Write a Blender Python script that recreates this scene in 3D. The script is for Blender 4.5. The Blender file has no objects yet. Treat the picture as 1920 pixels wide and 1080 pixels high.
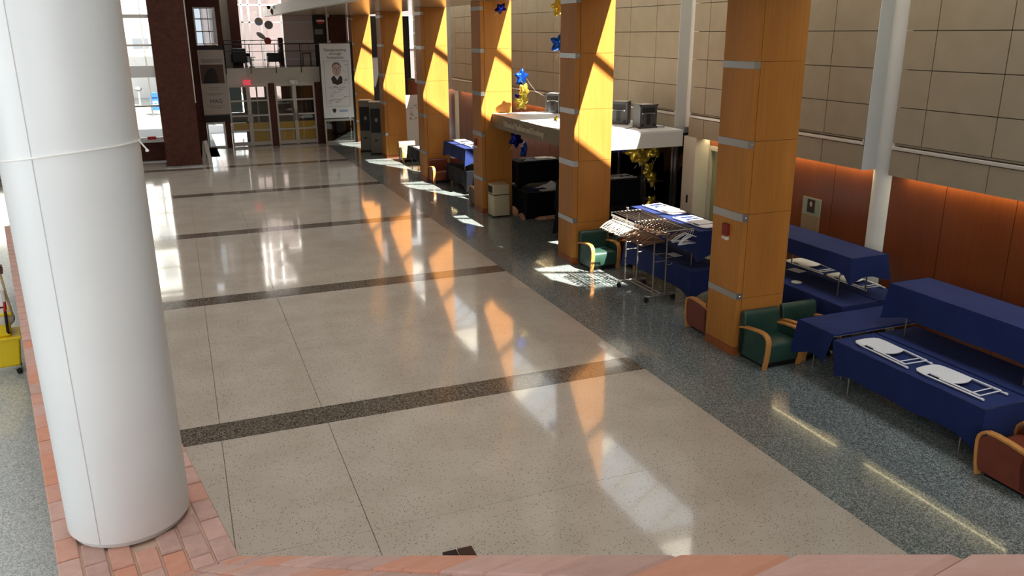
import bpy, math, random
from mathutils import Vector, Matrix
random.seed(7)
S = bpy.context.scene
COL = S.collection
PI = math.pi

# ------------------------------------------------------------------ camera
cam_d = bpy.data.cameras.new('camera'); cam = bpy.data.objects.new('camera', cam_d); COL.objects.link(cam)
YAW, PITCH, ROLL, FPX = math.radians(21.55509), math.radians(17.2399), math.radians(-0.33215), 1545.13
fw = Vector((math.sin(YAW)*math.cos(PITCH), math.cos(YAW)*math.cos(PITCH), -math.sin(PITCH)))
rt0 = Vector((math.cos(YAW), -math.sin(YAW), 0)); up0 = rt0.cross(fw)
rt = rt0*math.cos(ROLL) + up0*math.sin(ROLL); up = -rt0*math.sin(ROLL) + up0*math.cos(ROLL)
M = Matrix((rt, up, -fw)).transposed().to_4x4(); M.translation = (0, 0, 4.9)
cam.matrix_world = M
cam_d.sensor_width = 36.0; cam_d.sensor_fit = 'HORIZONTAL'; cam_d.lens = 36.0*FPX/1920.0
cam_d.clip_start = 0.05; cam_d.clip_end = 400
S.camera = cam

# ------------------------------------------------------------------ world, sun, large lights, exposure
W = bpy.data.worlds.new('sky'); S.world = W; W.use_nodes = True
bg = W.node_tree.nodes['Background']; bg.inputs[0].default_value = (0.86, 0.93, 1.0, 1); bg.inputs[1].default_value = 1.9
SUN_DIR = Vector((-.307, .725, -1.0)).normalized()
sd = bpy.data.lights.new('sun', 'SUN'); sd.energy = 27.0; sd.angle = math.radians(0.6); sd.color = (1, .95, .84)
so = bpy.data.objects.new('sun', sd); COL.objects.link(so); so.rotation_euler = SUN_DIR.to_track_quat('-Z', 'Y').to_euler(); so.location = (14, -8, 20)

def area(name, loc, direction, sx, sy, power, color=(1, 1, 1), spread=180):
    d = bpy.data.lights.new(name, 'AREA'); d.shape = 'RECTANGLE'; d.size = sx; d.size_y = sy; d.energy = power; d.color = color; d.spread = math.radians(spread)
    o = bpy.data.objects.new(name, d); COL.objects.link(o); o.location = loc
    o.rotation_euler = Vector(direction).to_track_quat('-Z', 'Y').to_euler(); return o
area('hall_fill', (0, 18, 11.6), (0, 0, -1), 8.0, 36.0, 720, (1, .97, .945), 100)  # added fill lamp under the solid roof, which has no skylight
area('rear_daylight_fill', (-3.0, -7.5, 6.0), (.12, 1, -.22), 14.0, 6.0, 980, (.95, .98, 1))  # added daylight fill behind the camera; the back wall has no window
area('left_daylight_fill', (-7.6, 2.2, 5.2), (1, .12, -.12), 7.0, 5.0, 85, (.90, .96, 1), 80)  # unseen fill lamp added to light the left side of the round column
area('aisle_fill', (9.6, 2.5, 9.1), (0, 0, -1), 1.8, 9.0, 210, (.95, .98, 1), 120)  # lamp added below the opaque aisle roof to lift tables, chairs and floor
area('balcony_fill', (4.4, 43.2, 8.7), (0, -.15, -1), 3.0, 3.0, 380, (1, .97, .95))  # extra lamp added to brighten the balcony walls
S.view_settings.view_transform = 'Standard'; S.view_settings.look = 'None'
S.view_settings.exposure = 0.0; S.view_settings.gamma = 1.0; S.view_settings.use_curve_mapping = False
S.cycles.use_denoising = True
S.cycles.max_bounces = 10; S.cycles.diffuse_bounces = 5; S.cycles.glossy_bounces = 4; S.cycles.transparent_max_bounces = 12
S.cycles.sample_clamp_indirect = 6.0
S.cycles.caustics_reflective = False; S.cycles.caustics_refractive = False

# ------------------------------------------------------------------ materials
def lin(c):
    c = c/255.0
    return c/12.92 if c <= .04045 else ((c+.055)/1.055)**2.4
def C(r, g, b): return (lin(r), lin(g), lin(b), 1)
MATS = {}
def nd(nt, t, **kw):
    n = nt.nodes.new(t)
    for k, v in kw.items(): setattr(n, k, v)
    return n
def mat(name, col, rough=.5, metal=0., spec=.5, coat=0., emit=None, emit_s=0.):
    m = bpy.data.materials.new(name); m.use_nodes = True; MATS[name] = m
    b = m.node_tree.nodes['Principled BSDF']
    b.inputs['Base Color'].default_value = col; b.inputs['Roughness'].default_value = rough
    b.inputs['Metallic'].default_value = metal; b.inputs['Specular IOR Level'].default_value = spec
    b.inputs['Coat Weight'].default_value = coat; b.inputs['Coat Roughness'].default_value = .08
    if emit: b.inputs['Emission Color'].default_value = emit; b.inputs['Emission Strength'].default_value = emit_s
    return m
def P(m): return m.node_tree.nodes['Principled BSDF']
def coords(nt, scale=(1, 1, 1), rot=(0, 0, 0)):
    g = nd(nt, 'ShaderNodeNewGeometry'); mp = nd(nt, 'ShaderNodeMapping')
    mp.inputs['Scale'].default_value = scale; mp.inputs['Rotation'].default_value = rot
    nt.links.new(g.outputs['Position'], mp.inputs['Vector']); return mp.outputs['Vector']
def ramp(nt, fac, stops):
    r = nd(nt, 'ShaderNodeValToRGB'); e = r.color_ramp.elements
    while len(e) < len(stops): e.new(.5)
    for el, (p, c) in zip(e, stops): el.position = p; el.color = c
    nt.links.new(fac, r.inputs['Fac']); return r.outputs['Color']
def noise(nt, vec, scale, detail=3, rough=.5):
    n = nd(nt, 'ShaderNodeTexNoise'); n.inputs['Scale'].default_value = scale; n.inputs['Detail'].default_value = detail
    n.inputs['Roughness'].default_value = rough; nt.links.new(vec, n.inputs['Vector']); return n.outputs['Fac']
def bump(nt, h, strength, dist=.01):
    b = nd(nt, 'ShaderNodeBump'); b.inputs['Strength'].default_value = strength; b.inputs['Distance'].default_value = dist
    nt.links.new(h, b.inputs['Height']); return b.outputs['Normal']
def mixc(nt, fac, a, b):
    m = nd(nt, 'ShaderNodeMix', data_type='RGBA')
    nt.links.new(fac, m.inputs['Factor'])
    for s, v in (('A', a), ('B', b)):
        i = [q for q in m.inputs if q.name == s and q.type == 'RGBA'][0]
        if isinstance(v, tuple): i.default_value = v
        else: nt.links.new(v, i)
    return [q for q in m.outputs if q.type == 'RGBA'][0]

def wood_mat(name, c1, c2, rough=.32, axis='z', coat=.0):
    m = mat(name, c1, rough, coat=coat); nt = m.node_tree
    sc = {'z': (22, 22, .9), 'x': (.9, 22, 22), 'y': (22, .9, 22)}[axis]
    v = coords(nt, sc); n1 = noise(nt, v, 1.0, 4, .6); v2 = coords(nt, (1.1, 1.1, .35)); n2 = noise(nt, v2, 1.6, 2)
    c = ramp(nt, n1, [(.3, c1), (.7, c2)])
    mul = ramp(nt, n2, [(.3, (.86, .86, .86, 1)), (.7, (1.08, 1.08, 1.08, 1))])
    mm = nd(nt, 'ShaderNodeMix', data_type='RGBA', blend_type='MULTIPLY'); mm.inputs[0].default_value = 1
    nt.links.new(c, mm.inputs[6]); nt.links.new(mul, mm.inputs[7])
    nt.links.new(mm.outputs[2], P(m).inputs['Base Color']); return m
wood_mat('maple', C(182, 118, 54), C(194, 130, 62), .42)
P(MATS['maple']).inputs['Specular IOR Level'].default_value = .22
wood_mat('maple_edge', C(178, 105, 38), C(190, 118, 46), .3)
wood_mat('maple_base', C(158, 84, 40), C(168, 94, 46), .35)
wood_mat('cherry', C(116, 56, 24), C(128, 64, 28), .34, coat=.2)
P(MATS['cherry']).inputs['Coat Roughness'].default_value = .3
wood_mat('arm_wood', C(196, 132, 66), C(214, 152, 84), .28, 'z')
wood_mat('hanger_wood', C(128, 92, 66), C(150, 112, 82), .4, 'x')

def terrazzo_light():
    m = mat('terrazzo_light', C(196, 186, 170), .09, spec=.55); nt = m.node_tree
    v = coords(nt); vo = nd(nt, 'ShaderNodeTexVoronoi'); vo.inputs['Scale'].default_value = 46; nt.links.new(v, vo.inputs['Vector'])
    spot = ramp(nt, vo.outputs['Distance'], [(.20, (1, 1, 1, 1)), (.30, (0, 0, 0, 1))])
    sep = nd(nt, 'ShaderNodeSeparateColor'); nt.links.new(vo.outputs['Color'], sep.inputs[0])
    gate = ramp(nt, sep.outputs[0], [(.62, (0, 0, 0, 1)), (.66, (1, 1, 1, 1))])
    mm = nd(nt, 'ShaderNodeMath', operation='MULTIPLY'); nt.links.new(spot, mm.inputs[0]); nt.links.new(gate, mm.inputs[1])
    n = noise(nt, v, 1.3, 4); n2 = noise(nt, v, 90, 2)
    base = ramp(nt, n, [(.3, C(190, 180, 166)), (.7, C(206, 197, 184))])
    base = mixc(nt, ramp(nt, n2, [(.45, (0, 0, 0, 1)), (.75, (.5, .5, .5, 1))]), base, C(158, 148, 132))
    nt.links.new(mixc(nt, mm.outputs[0], base, C(74, 64, 55)), P(m).inputs['Base Color'])
    nb = noise(nt, coords(nt, (1, 1, 1)), .9, 2)
    nt.links.new(bump(nt, nb, .05, .06), P(m).inputs['Normal'])
    P(m).inputs['Coat Weight'].default_value = .35; P(m).inputs['Coat Roughness'].default_value = .03
    return m
terrazzo_light()
def terrazzo_dark(name, a, b, d, sc=70):
    m = mat(name, b, .13, spec=.5); nt = m.node_tree; v = coords(nt)
    vo = nd(nt, 'ShaderNodeTexVoronoi'); vo.inputs['Scale'].default_value = sc; nt.links.new(v, vo.inputs['Vector'])
    sep = nd(nt, 'ShaderNodeSeparateColor'); nt.links.new(vo.outputs['Color'], sep.inputs[0])
    c = ramp(nt, sep.outputs[1], [(.15, a), (.5, b), (.9, d)])
    n = noise(nt, v, .8, 3)
    c2 = mixc(nt, ramp(nt, n, [(.35, (0, 0, 0, 1)), (.8, (.35, .35, .35, 1))]), c, b)
    nt.links.new(c2, P(m).inputs['Base Color'])
    nb = noise(nt, v, .9, 2); nt.links.new(bump(nt, nb, .05, .06), P(m).inputs['Normal'])
    P(m).inputs['Coat Weight'].default_value = .25; P(m).inputs['Coat Roughness'].default_value = .04
    return m
terrazzo_dark('terrazzo_grey', C(76, 83, 82), C(112, 120, 119), C(164, 173, 171), 85)
terrazzo_dark('terrazzo_band', C(60, 54, 46), C(98, 90, 80), C(140, 130, 118))
terrazzo_dark('terrazzo_pale', C(168, 176, 175), C(204, 211, 210), C(228, 234, 234), 110)
mat('joint', C(88, 78, 66), .5)

def brick_mat(name, c1, c2, mort, scale, rough=.8, rot=(0, 0, 0)):
    m = mat(name, c1, rough); nt = m.node_tree
    g = nd(nt, 'ShaderNodeNewGeometry'); sp = nd(nt, 'ShaderNodeSeparateXYZ'); nt.links.new(g.outputs['Position'], sp.inputs[0])
    ad = nd(nt, 'ShaderNodeMath', operation='ADD'); nt.links.new(sp.outputs[0], ad.inputs[0]); nt.links.new(sp.outputs[1], ad.inputs[1])
    cb = nd(nt, 'ShaderNodeCombineXYZ'); nt.links.new(ad.outputs[0], cb.inputs[0]); nt.links.new(sp.outputs[2], cb.inputs[1])
    b = nd(nt, 'ShaderNodeTexBrick'); b.inputs['Color1'].default_value = c1; b.inputs['Color2'].default_value = c2; b.inputs['Mortar'].default_value = mort
    b.inputs['Scale'].default_value = scale; b.inputs['Mortar Size'].default_value = .012; b.inputs['Brick Width'].default_value = .21; b.inputs['Row Height'].default_value = .07
    nt.links.new(cb.outputs[0], b.inputs['Vector'])
    n = noise(nt, g.outputs['Position'], 7, 3)
    mm = nd(nt, 'ShaderNodeMix', data_type='RGBA', blend_type='MULTIPLY'); mm.inputs[0].default_value = 1
    nt.links.new(b.outputs['Color'], mm.inputs[6]); nt.links.new(ramp(nt, n, [(.3, (.75, .75, .75, 1)), (.7, (1.1, 1.1, 1.1, 1))]), mm.inputs[7])
    nt.links.new(mm.outputs[2], P(m).inputs['Base Color']); nt.links.new(bump(nt, b.outputs['Fac'], -.4, .008), P(m).inputs['Normal'])
    return m
brick_mat('brick_wall', C(100, 52, 38), C(88, 44, 34), C(82, 48, 38), 1.0)
def cap_brick(name, a, b):
    m = mat(name, a, .8); nt = m.node_tree; v = coords(nt)
    n = noise(nt, v, 14, 4, .65)
    nt.links.new(ramp(nt, n, [(.3, a), (.72, b)]), P(m).inputs['Base Color']); nt.links.new(bump(nt, noise(nt, v, 120, 3), .25, .004), P(m).inputs['Normal']); return m
CAPB = [cap_brick('cap_brick_rose', C(190, 152, 140), C(204, 168, 158)), cap_brick('cap_brick_red', C(194, 144, 126), C(206, 158, 142)),
        cap_brick('cap_brick_brown', C(176, 142, 132), C(194, 160, 150)), cap_brick('cap_brick_orange', C(198, 138, 114), C(206, 150, 128))]
mat('mortar', C(196, 168, 150), .9)
def mottled(name, a, b, scale, rough=.5, bmp=0., **kw):
    m = mat(name, a, rough, **kw); nt = m.node_tree; v = coords(nt); n = noise(nt, v, scale, 4)
    nt.links.new(ramp(nt, n, [(.3, a), (.7, b)]), P(m).inputs['Base Color'])
    if bmp: nt.links.new(bump(nt, noise(nt, v, scale*6, 3), bmp, .004), P(m).inputs['Normal'])
    return m
mottled('panel_beige', C(144, 132, 111), C(152, 140, 119), 3, .55)
mottled('panel_back', C(84, 74, 60), C(90, 80, 66), 3, .8)
mottled('white_paint', C(226, 228, 226), C(232, 234, 232), 2, .45)
mottled('column_white', C(222, 226, 228), C(230, 233, 234), 1.5, .38)
mottled('offwhite', C(196, 190, 178), C(204, 198, 186), 2, .55)
mottled('canopy_white', C(206, 204, 198), C(214, 212, 206), 2, .5)
mottled('soffit', C(168, 150, 122), C(176, 158, 130), 1.2, .16, spec=.7)
mat('soffit_edge', C(186, 182, 172), .35)
mat('aluminium', C(186, 182, 176), .32, .75)
mat('alu_light', C(206, 200, 190), .4, .3)
mat('steel', C(148, 140, 130), .3, .85)
mat('chrome', C(200, 200, 200), .15, 1.)
mat('dark_metal', C(46, 44, 42), .4, .6)
mat('black', C(14, 14, 15), .5)
mat('rubber', C(24, 24, 26), .7)
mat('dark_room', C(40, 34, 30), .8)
mat('door_frame', C(206, 200, 190), .4)
mat('white_plastic', C(236, 236, 238), .35)
mat('paper', C(238, 238, 236), .7)
mat('seam', C(206, 206, 204), .6)
mat('dark_seam', C(62, 36, 18), .7)
mat('charcoal', C(66, 66, 68), .55)
mat('speaker_black', C(20, 18, 18), .6)
mat('leather_green', C(40, 66, 58), .32); mottled('leather_green', C(34, 60, 52), C(46, 74, 64), 5, .33, .15)
mottled('leather_brown', C(112, 52, 36), C(128, 62, 44), 5, .35, .15)
mottled('leather_olive', C(66, 70, 54), C(78, 80, 62), 5, .4, .1)
mottled('leather_tan', C(140, 122, 104), C(154, 136, 118), 5, .4, .1)
def cloth(name, a, b):
    m = mat(name, a, .75, spec=.12); nt = m.node_tree; v = coords(nt, (1, 1, 1)); n = noise(nt, v, 2.2, 3)
    nt.links.new(ramp(nt, n, [(.35, a), (.7, b)]), P(m).inputs['Base Color'])
    P(m).inputs['Sheen Weight'].default_value = .03
    nt.links.new(bump(nt, noise(nt, coords(nt, (2.2, 5, 2.2)), 1.2, 2), .25, .03), P(m).inputs['Normal']); return m
cloth('cloth_blue', C(31, 44, 92), C(36, 50, 102)); cloth('cloth_black', C(10, 11, 18), C(13, 14, 22)); cloth('cloth_navy', C(34, 40, 84), C(40, 48, 96))
mat('bin_beige', C(196, 182, 150), .38); mat('bin_dark', C(34, 12, 10), .7)
mat('foil_blue', C(36, 96, 214), .22, .8); mat('foil_gold', C(228, 204, 84), .24, .8)
mat('foil_navy', C(28, 30, 120), .18, .85)
mat('red', C(196, 30, 36), .5); mat('red_dark', C(140, 36, 26), .5); mat('exit_red', C(236, 60, 76), .4, emit=C(255, 70, 90), emit_s=.6)
mat('yellow', C(240, 208, 20), .4); mat('yellow_film', C(206, 160, 20), .5)
mat('mail_blue', C(42, 96, 170), .45); mat('ribbon', C(240, 240, 235), .4)
mat('banner_grey', C(196, 186, 176), .6); mat('banner_dark', C(36, 30, 30), .6); mat('banner_photo', C(96, 68, 58), .6)
mat('print_dark', C(50, 44, 42), .7); mat('print_grey', C(130, 126, 122), .7); mat('banner_white', C(226, 226, 226), .5); mat('sketch_skin', C(196, 168, 158), .7)
mat('sketch_hair', C(120, 104, 98), .7); mat('print_blue', C(150, 170, 206), .7)
mat('plaque_green', C(150, 158, 138), .4); mat('plaque_tan', C(150, 126, 92), .4)
mat('kiosk_grey', C(120, 116, 108), .4, .3); mat('kiosk_light', C(220, 216, 206), .4)
mat('frosted', C(150, 156, 122), .35); mat('pink_wall', C(222, 206, 202), .7)
mat('rod_bronze', C(92, 76, 64), .35, .6); mat('hanger_sunlit', C(206, 198, 188), .4); mat('pink_facade', C(112, 98, 98), .9); mat('fascia_shaded', C(132, 118, 94), .6); mat('letter_beige', C(204, 190, 164), .5); mat('return_white', C(206, 208, 204), .5); mat('vestibule', C(96, 78, 62), .7); mat('teal', C(120, 160, 168), .4); mat('skin', C(96, 62, 48), .5); mat('hair', C(22, 18, 16), .7); mat('uniform', C(60, 66, 84), .8); mat('uniform_dark', C(36, 38, 46), .8); mat('shoe', C(26, 24, 24), .6)
mat('mop_white', C(214, 206, 192), .9); mat('wood_pole', C(196, 170, 128), .5); mat('asphalt', C(150, 148, 146), .9); mat('facade', C(240, 236, 230), .9); mat('facade_win', C(150, 152, 156), .4)
mat('light_warm', C(255, 214, 130), .5, emit=C(255, 200, 110), emit_s=3)
mat('lamp_white', C(240, 240, 232), .4); mat('leaf', C(60, 92, 40), .6)
def glass_mat(name, tint, gloss=.12):
    m = bpy.data.materials.new(name); m.use_nodes = True; nt = m.node_tree; nt.nodes.remove(nt.nodes['Principled BSDF']); MATS[name] = m
    t = nd(nt, 'ShaderNodeBsdfTransparent'); t.inputs[0].default_value = tint
    g = nd(nt, 'ShaderNodeBsdfGlossy'); g.inputs['Roughness'].default_value = .02; mx = nd(nt, 'ShaderNodeMixShader'); mx.inputs[0].default_value = gloss
    nt.links.new(t.outputs[0], mx.inputs[1]); nt.links.new(g.outputs[0], mx.inputs[2]); nt.links.new(mx.outputs[0], nt.nodes['Material Output'].inputs[0]); return m
glass_mat('glass', (.94, .96, .96, 1), .08); glass_mat('blind_sheer', (.58, .61, .63, 1), .05); glass_mat('glass_dark', (.30, .28, .24, 1), .10)

# ------------------------------------------------------------------ mesh helpers
class MB:
    def __init__(s): s.v = []; s.f = []
    def add(s, vs, fs):
        o = len(s.v); s.v += [tuple(p) for p in vs]; s.f += [tuple(i+o for i in f) for f in fs]; return s
    def box(s, x0, x1, y0, y1, z0, z1):
        return s.add([(x0, y0, z0), (x1, y0, z0), (x1, y1, z0), (x0, y1, z0), (x0, y0, z1), (x1, y0, z1), (x1, y1, z1), (x0, y1, z1)],
                     [(3, 2, 1, 0), (4, 5, 6, 7), (0, 1, 5, 4), (1, 2, 6, 5), (2, 3, 7, 6), (3, 0, 4, 7)])
    def rbox(s, cx, cy, hx, hy, z0, z1, r=.03, n=3):      # rounded-corner vertical box
        pts = []
        for sx, sy, a0 in ((1, 1, 0), (-1, 1, 90), (-1, -1, 180), (1, -1, 270)):
            for i in range(n+1):
                a = math.radians(a0+90*i/n); pts.append((cx+sx*(hx-r)+r*math.cos(a), cy+sy*(hy-r)+r*math.sin(a)))
        return s.prism(pts, 'z', z0, z1)
    def prism(s, pts, ax, a0, a1):
        n = len(pts)
        def mk(p, a): return {'z': (p[0], p[1], a), 'x': (a, p[0], p[1]), 'y': (p[0], a, p[1])}[ax]
        vs = [mk(p, a0) for p in pts]+[mk(p, a1) for p in pts]
        fs = [tuple(range(n-1, -1, -1)), tuple(range(n, 2*n))]+[(i, (i+1) % n, n+(i+1) % n, n+i) for i in range(n)]
        return s.add(vs, fs)
    def tube(s, path, r, n=6, closed=False):
        path = [Vector(p) for p in path]; m = len(path); rs = r if isinstance(r, (list, tuple)) else [r]*m
        vs = []; prev = None
        for i, p in enumerate(path):
            a = path[(i-1) % m] if (closed or i > 0) else p; b = path[(i+1) % m] if (closed or i < m-1) else p
            t = (b-a).normalized()
            if prev is None: u = t.cross(Vector((0, 0, 1)) if abs(t.z) < .9 else Vector((1, 0, 0))).normalized()
            else:
                u = prev - t*prev.dot(t); u = u.normalized() if u.length > 1e-6 else t.orthogonal().normalized()
            prev = u; w = t.cross(u)
            for k in range(n):
                an = 2*PI*k/n; vs.append(p+(u*math.cos(an)+w*math.sin(an))*rs[i])
        fs = []
        for i in range(m if closed else m-1):
            j = (i+1) % m
            for k in range(n): fs.append((i*n+k, i*n+(k+1) % n, j*n+(k+1) % n, j*n+k))
        if not closed: fs += [tuple(range(n-1, -1, -1)), tuple((m-1)*n+k for k in range(n))]
        return s.add(vs, fs)
    def lathe(s, prof, n=24, c=(0, 0, 0)):
        vs = []; m = len(prof)
        for r, z in prof:
            for k in range(n): a = 2*PI*k/n; vs.append((c[0]+r*math.cos(a), c[1]+r*math.sin(a), c[2]+z))
        fs = [(i*n+k, i*n+(k+1) % n, (i+1)*n+(k+1) % n, (i+1)*n+k) for i in range(m-1) for k in range(n)]
        fs += [tuple(range(n-1, -1, -1)), tuple((m-1)*n+k for k in range(n))]
        return s.add(vs, fs)
    def grid(s, fn, nu, nv):
        vs = [fn(i/nu, j/nv) for j in range(nv+1) for i in range(nu+1)]
        return s.add(vs, [(j*(nu+1)+i, j*(nu+1)+i+1, (j+1)*(nu+1)+i+1, (j+1)*(nu+1)+i) for j in range(nv) for i in range(nu)])
    def ellip(s, c, rx, ry, rz, n=12, m=8):
        vs = [(c[0], c[1], c[2]-rz)]; fs = []
        for j in range(1, m):
            t = PI*j/m-PI/2
            for k in range(n): a = 2*PI*k/n; vs.append((c[0]+rx*math.cos(t)*math.cos(a), c[1]+ry*math.cos(t)*math.sin(a), c[2]+rz*math.sin(t)))
        vs.append((c[0], c[1], c[2]+rz)); L = len(vs)-1
        for k in range(n): fs.append((0, 1+(k+1) % n, 1+k)); fs.append((L, L-n+k, L-n+(k+1) % n))
        for j in range(m-2):
            for k in range(n): a = 1+j*n; fs.append((a+k, a+(k+1) % n, a+n+(k+1) % n, a+n+k))
        return s.add(vs, fs)
    def mesh(s, name): me = bpy.data.meshes.new(name); me.from_pydata(s.v, [], s.f); me.update(); return me
    def build(s, name, m, parent=None, smooth=0, bevel=0, seg=2, solid=0):
        return link(name, s.mesh(name), m, parent, smooth, bevel, seg, solid)
def link(name, me, m=None, parent=None, smooth=0, bevel=0, seg=2, solid=0):
    if m is not None and not me.materials: me.materials.append(MATS[m] if isinstance(m, str) else m)
    if smooth:
        for p in me.polygons: p.use_smooth = True
        try: me.set_sharp_from_angle(angle=math.radians(smooth if smooth > 1 else 40))
        except Exception: pass
    o = bpy.data.objects.new(name, me); COL.objects.link(o)
    if parent: o.parent = parent
    if solid: q = o.modifiers.new('thickness', 'SOLIDIFY'); q.thickness = solid; q.offset = 0
    if bevel: q = o.modifiers.new('bevel', 'BEVEL'); q.width = bevel; q.segments = seg; q.limit_method = 'ANGLE'
    return o
def thing(name, label, cat, loc=(0, 0, 0), rz=0, group=None):
    o = bpy.data.objects.new(name, None); COL.objects.link(o); o.location = loc; o.rotation_euler = (0, 0, rz); o.empty_display_size = .1
    return tag(o, label, cat, group)
def tag(o, label, cat, group=None):
    o['label'] = label; o['category'] = cat
    if group: o['group'] = group
    return o
def struct(o): o['kind'] = 'structure'; return o
def sroot(name):
    o = bpy.data.objects.new(name, None); COL.objects.link(o); return struct(o)
def B(name, m, parent, x0, x1, y0, y1, z0, z1, bevel=0): return MB().box(x0, x1, y0, y1, z0, z1).build(name, m, parent, bevel=bevel)
def copy_tree(o, parent=None):
    c = o.copy(); COL.objects.link(c); c.parent = parent
    for ch in list(o.children): copy_tree(ch, c)
    return c
def text_part(name, body, size, m, parent, loc, rot, depth=.004, align='CENTER', sx=1.0):
    cu = bpy.data.curves.new(name, 'FONT'); cu.body = body; cu.size = size; cu.extrude = depth; cu.align_x = align; cu.align_y = 'CENTER'
    tmp = bpy.data.objects.new(name, cu); COL.objects.link(tmp); bpy.context.view_layer.update()
    me = bpy.data.meshes.new_from_object(tmp.evaluated_get(bpy.context.evaluated_depsgraph_get())); bpy.data.objects.remove(tmp)
    me.materials.clear(); o = link(name, me, m, parent); o.location = loc; o.rotation_euler = rot; o.scale = (sx, 1, 1); return o
FACE_NEAR = (PI/2, 0, 0)          # text readable from -y
FACE_LEFT = (PI/2, 0, -PI/2)      # text readable from -x

BAY = 5.82; PX0, PX1 = 7.68, 8.57; PY = [10.0+BAY*k for k in range(6)]; PD = .74
EDGE = 6.142

# ================================================================== THE SETTING
# ---- floor: cream terrazzo fields between dark bands, grey terrazzo aisle
floor = sroot('floor')
B('screed', 'joint', floor, -8.2, 11.0, -9, 40.4, -.12, -.006)
G = .004
BY = [10.572+BAY*k for k in range(-3, 6)]          # far edges of the dark bands
xs = [-8.0, -2.64, -1.307, .024, 1.355, EDGE]
for k in range(len(BY)-1):
    y0, y1 = BY[k], min(BY[k+1]-.516, 39.66); ym = (y0+y1)/2
    for a, b in zip(xs[:-1], xs[1:]):
        for c, d in ((y0, ym), (ym, y1)):
            B('terrazzo_panel', 'terrazzo_light', floor, a+G, b-G, c+G/2, d-G/2, -.02, 0)
    B('terrazzo_band', 'terrazzo_band', floor, -8, EDGE-G, BY[k+1]-.516+G, min(BY[k+1], 39.68)-G, -.02, 0)
for k in range(len(BY)-1):
    B('aisle_panel', 'terrazzo_grey', floor, EDGE, 10.96, BY[k], min(BY[k+1], 39.68)-.002, -.02, 0)

# ---- right wall: cherry panels below, beige panels above, light channel between
wr = sroot('wall_right')
YC = [10.45+BAY*k for k in range(-2, 6)]
B('lower_backing', 'panel_back', wr, 11.02, 11.2, -9, 14.28, 0, 2.7)
B('lower_backing', 'panel_back', wr, 11.02, 11.2, 23.1, 42.2, 0, 2.7)
OPEN0, OPEN1 = 16.1, 22.9
def run(y0, y1):
    yy = y0; out = []
    while yy < y1-.3:
        e = min(yy+1.2, y1)
        if y1-e < .3: e = y1
        out.append((yy, e)); yy = e
    return out
for a, b in run(-.3+.0, 14.28)+run(23.15, 42):
    B('wood_panel', 'cherry', wr, 10.95, 11.02, a+.006, b-.006, .0, 2.64)
ROWS = [(2.64, 3.055), (3.165, 3.73), (3.73, 4.31), (4.31, 4.89), (4.89, 5.47), (5.47, 6.05)]
for k in range(len(YC)-1):
    a, b = YC[k]+.29, YC[k+1]-.29
    if b < 3: B('backing', 'panel_back', wr, 10.735, 11.05, a, b, 2.66, 6.06); continue
    cuts = [a]+[YC[k]+d for d in (1.27, 2.5, 3.73, 4.95)]+[b]
    for c, d in zip(cuts[:-1], cuts[1:]):
        for z0, z1 in ROWS: B('wall_panel', 'panel_beige', wr, 10.6, 10.73, c+.008, d-.008, z0+.006, z1-.006)
    B('backing', 'panel_back', wr, 10.735, 11.05, a, b, 2.66, 6.06)
    B('return_panel', 'return_white', wr, 10.6, 11.05, a-.014, a-.001, 2.64, 6.055)
    B('channel_recess', 'panel_back', wr, 10.69, 10.72, a+.02, b-.02, 3.06, 3.16)
    B('channel_lip', 'alu_light', wr, 10.585, 10.69, a+.02, b-.02, 3.060, 3.115, .008)
    B('channel_lip', 'panel_beige', wr, 10.62, 10.69, a+.02, b-.02, 3.135, 3.16)
    for e in (a+.02, b-.06): B('channel_end', 'alu_light', wr, 10.60, 10.69, e, e+.03, 3.10, 3.16)
B('cap', 'panel_back', wr, 10.6, 11.6, -9, 42.2, 6.06, 6.4)
B('outer_skin', 'panel_back', wr, 11.6, 11.7, -9, 15.4, 0, 6.4); B('outer_skin', 'panel_back', wr, 11.6, 11.7, 23.6, 42.2, 0, 6.4); B('outer_skin', 'panel_back', wr, 11.6, 11.7, 15.4, 23.6, 3.0, 6.4)
# pier and frosted side light beside the canopy, dark entrance glazing
B('pier', 'offwhite', wr, 10.58, 11.05, 15.62, 16.1, 0, 2.64)
B('light_switch', 'dark_metal', wr, 10.565, 10.58, 15.82, 15.87, 1.15, 1.33)
w1 = sroot('window_1')
B('pane', 'frosted', w1, 11.0, 11.02, 14.36, 15.54, .72, 2.36)
B('pane', 'frosted', w1, 11.0, 11.02, 14.36, 15.54, .08, .62)
B('frame', 'alu_light', w1, 10.93, 11.03, 14.28, 14.36, 0, 2.46); B('frame', 'alu_light', w1, 10.93, 11.03, 15.54, 15.62, 0, 2.46)
for z in (0, .62, 2.36): B('frame', 'alu_light', w1, 10.93, 11.03, 14.36, 15.54, z, z+.10)
B('wood_header', 'cherry', w1, 10.95, 11.02, 14.28, 15.62, 2.46, 2.64)
w2 = sroot('window_2')
for y in (16.1, 16.92, 17.06, 18.3, 18.44, 19.7, 21.2, 22.8): B('mullion', 'steel', w2, 10.92, 11.0, y, y+.07, 0, 2.66)
for z in (.05, .75, 2.55): B('rail', 'steel', w2, 10.93, 10.99, 16.1, 22.87, z, z+.06)
ys = [16.17, 16.92, 18.3, 19.7, 21.2, 22.8]
for a, b in zip(ys[:-1], ys[1:]): B('pane', 'glass_dark', w2, 10.955, 10.962, a, b, .05, 2.6)
rm = sroot('wall_lobby')
B('back', 'dark_room', rm, 15.0, 15.1, 15.4, 23.6, 0, 3); B('side', 'dark_room', rm, 11.06, 15, 15.4, 15.5, 0, 3); B('side', 'dark_room', rm, 11.2, 15, 23.5, 23.6, 0, 3)
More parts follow.
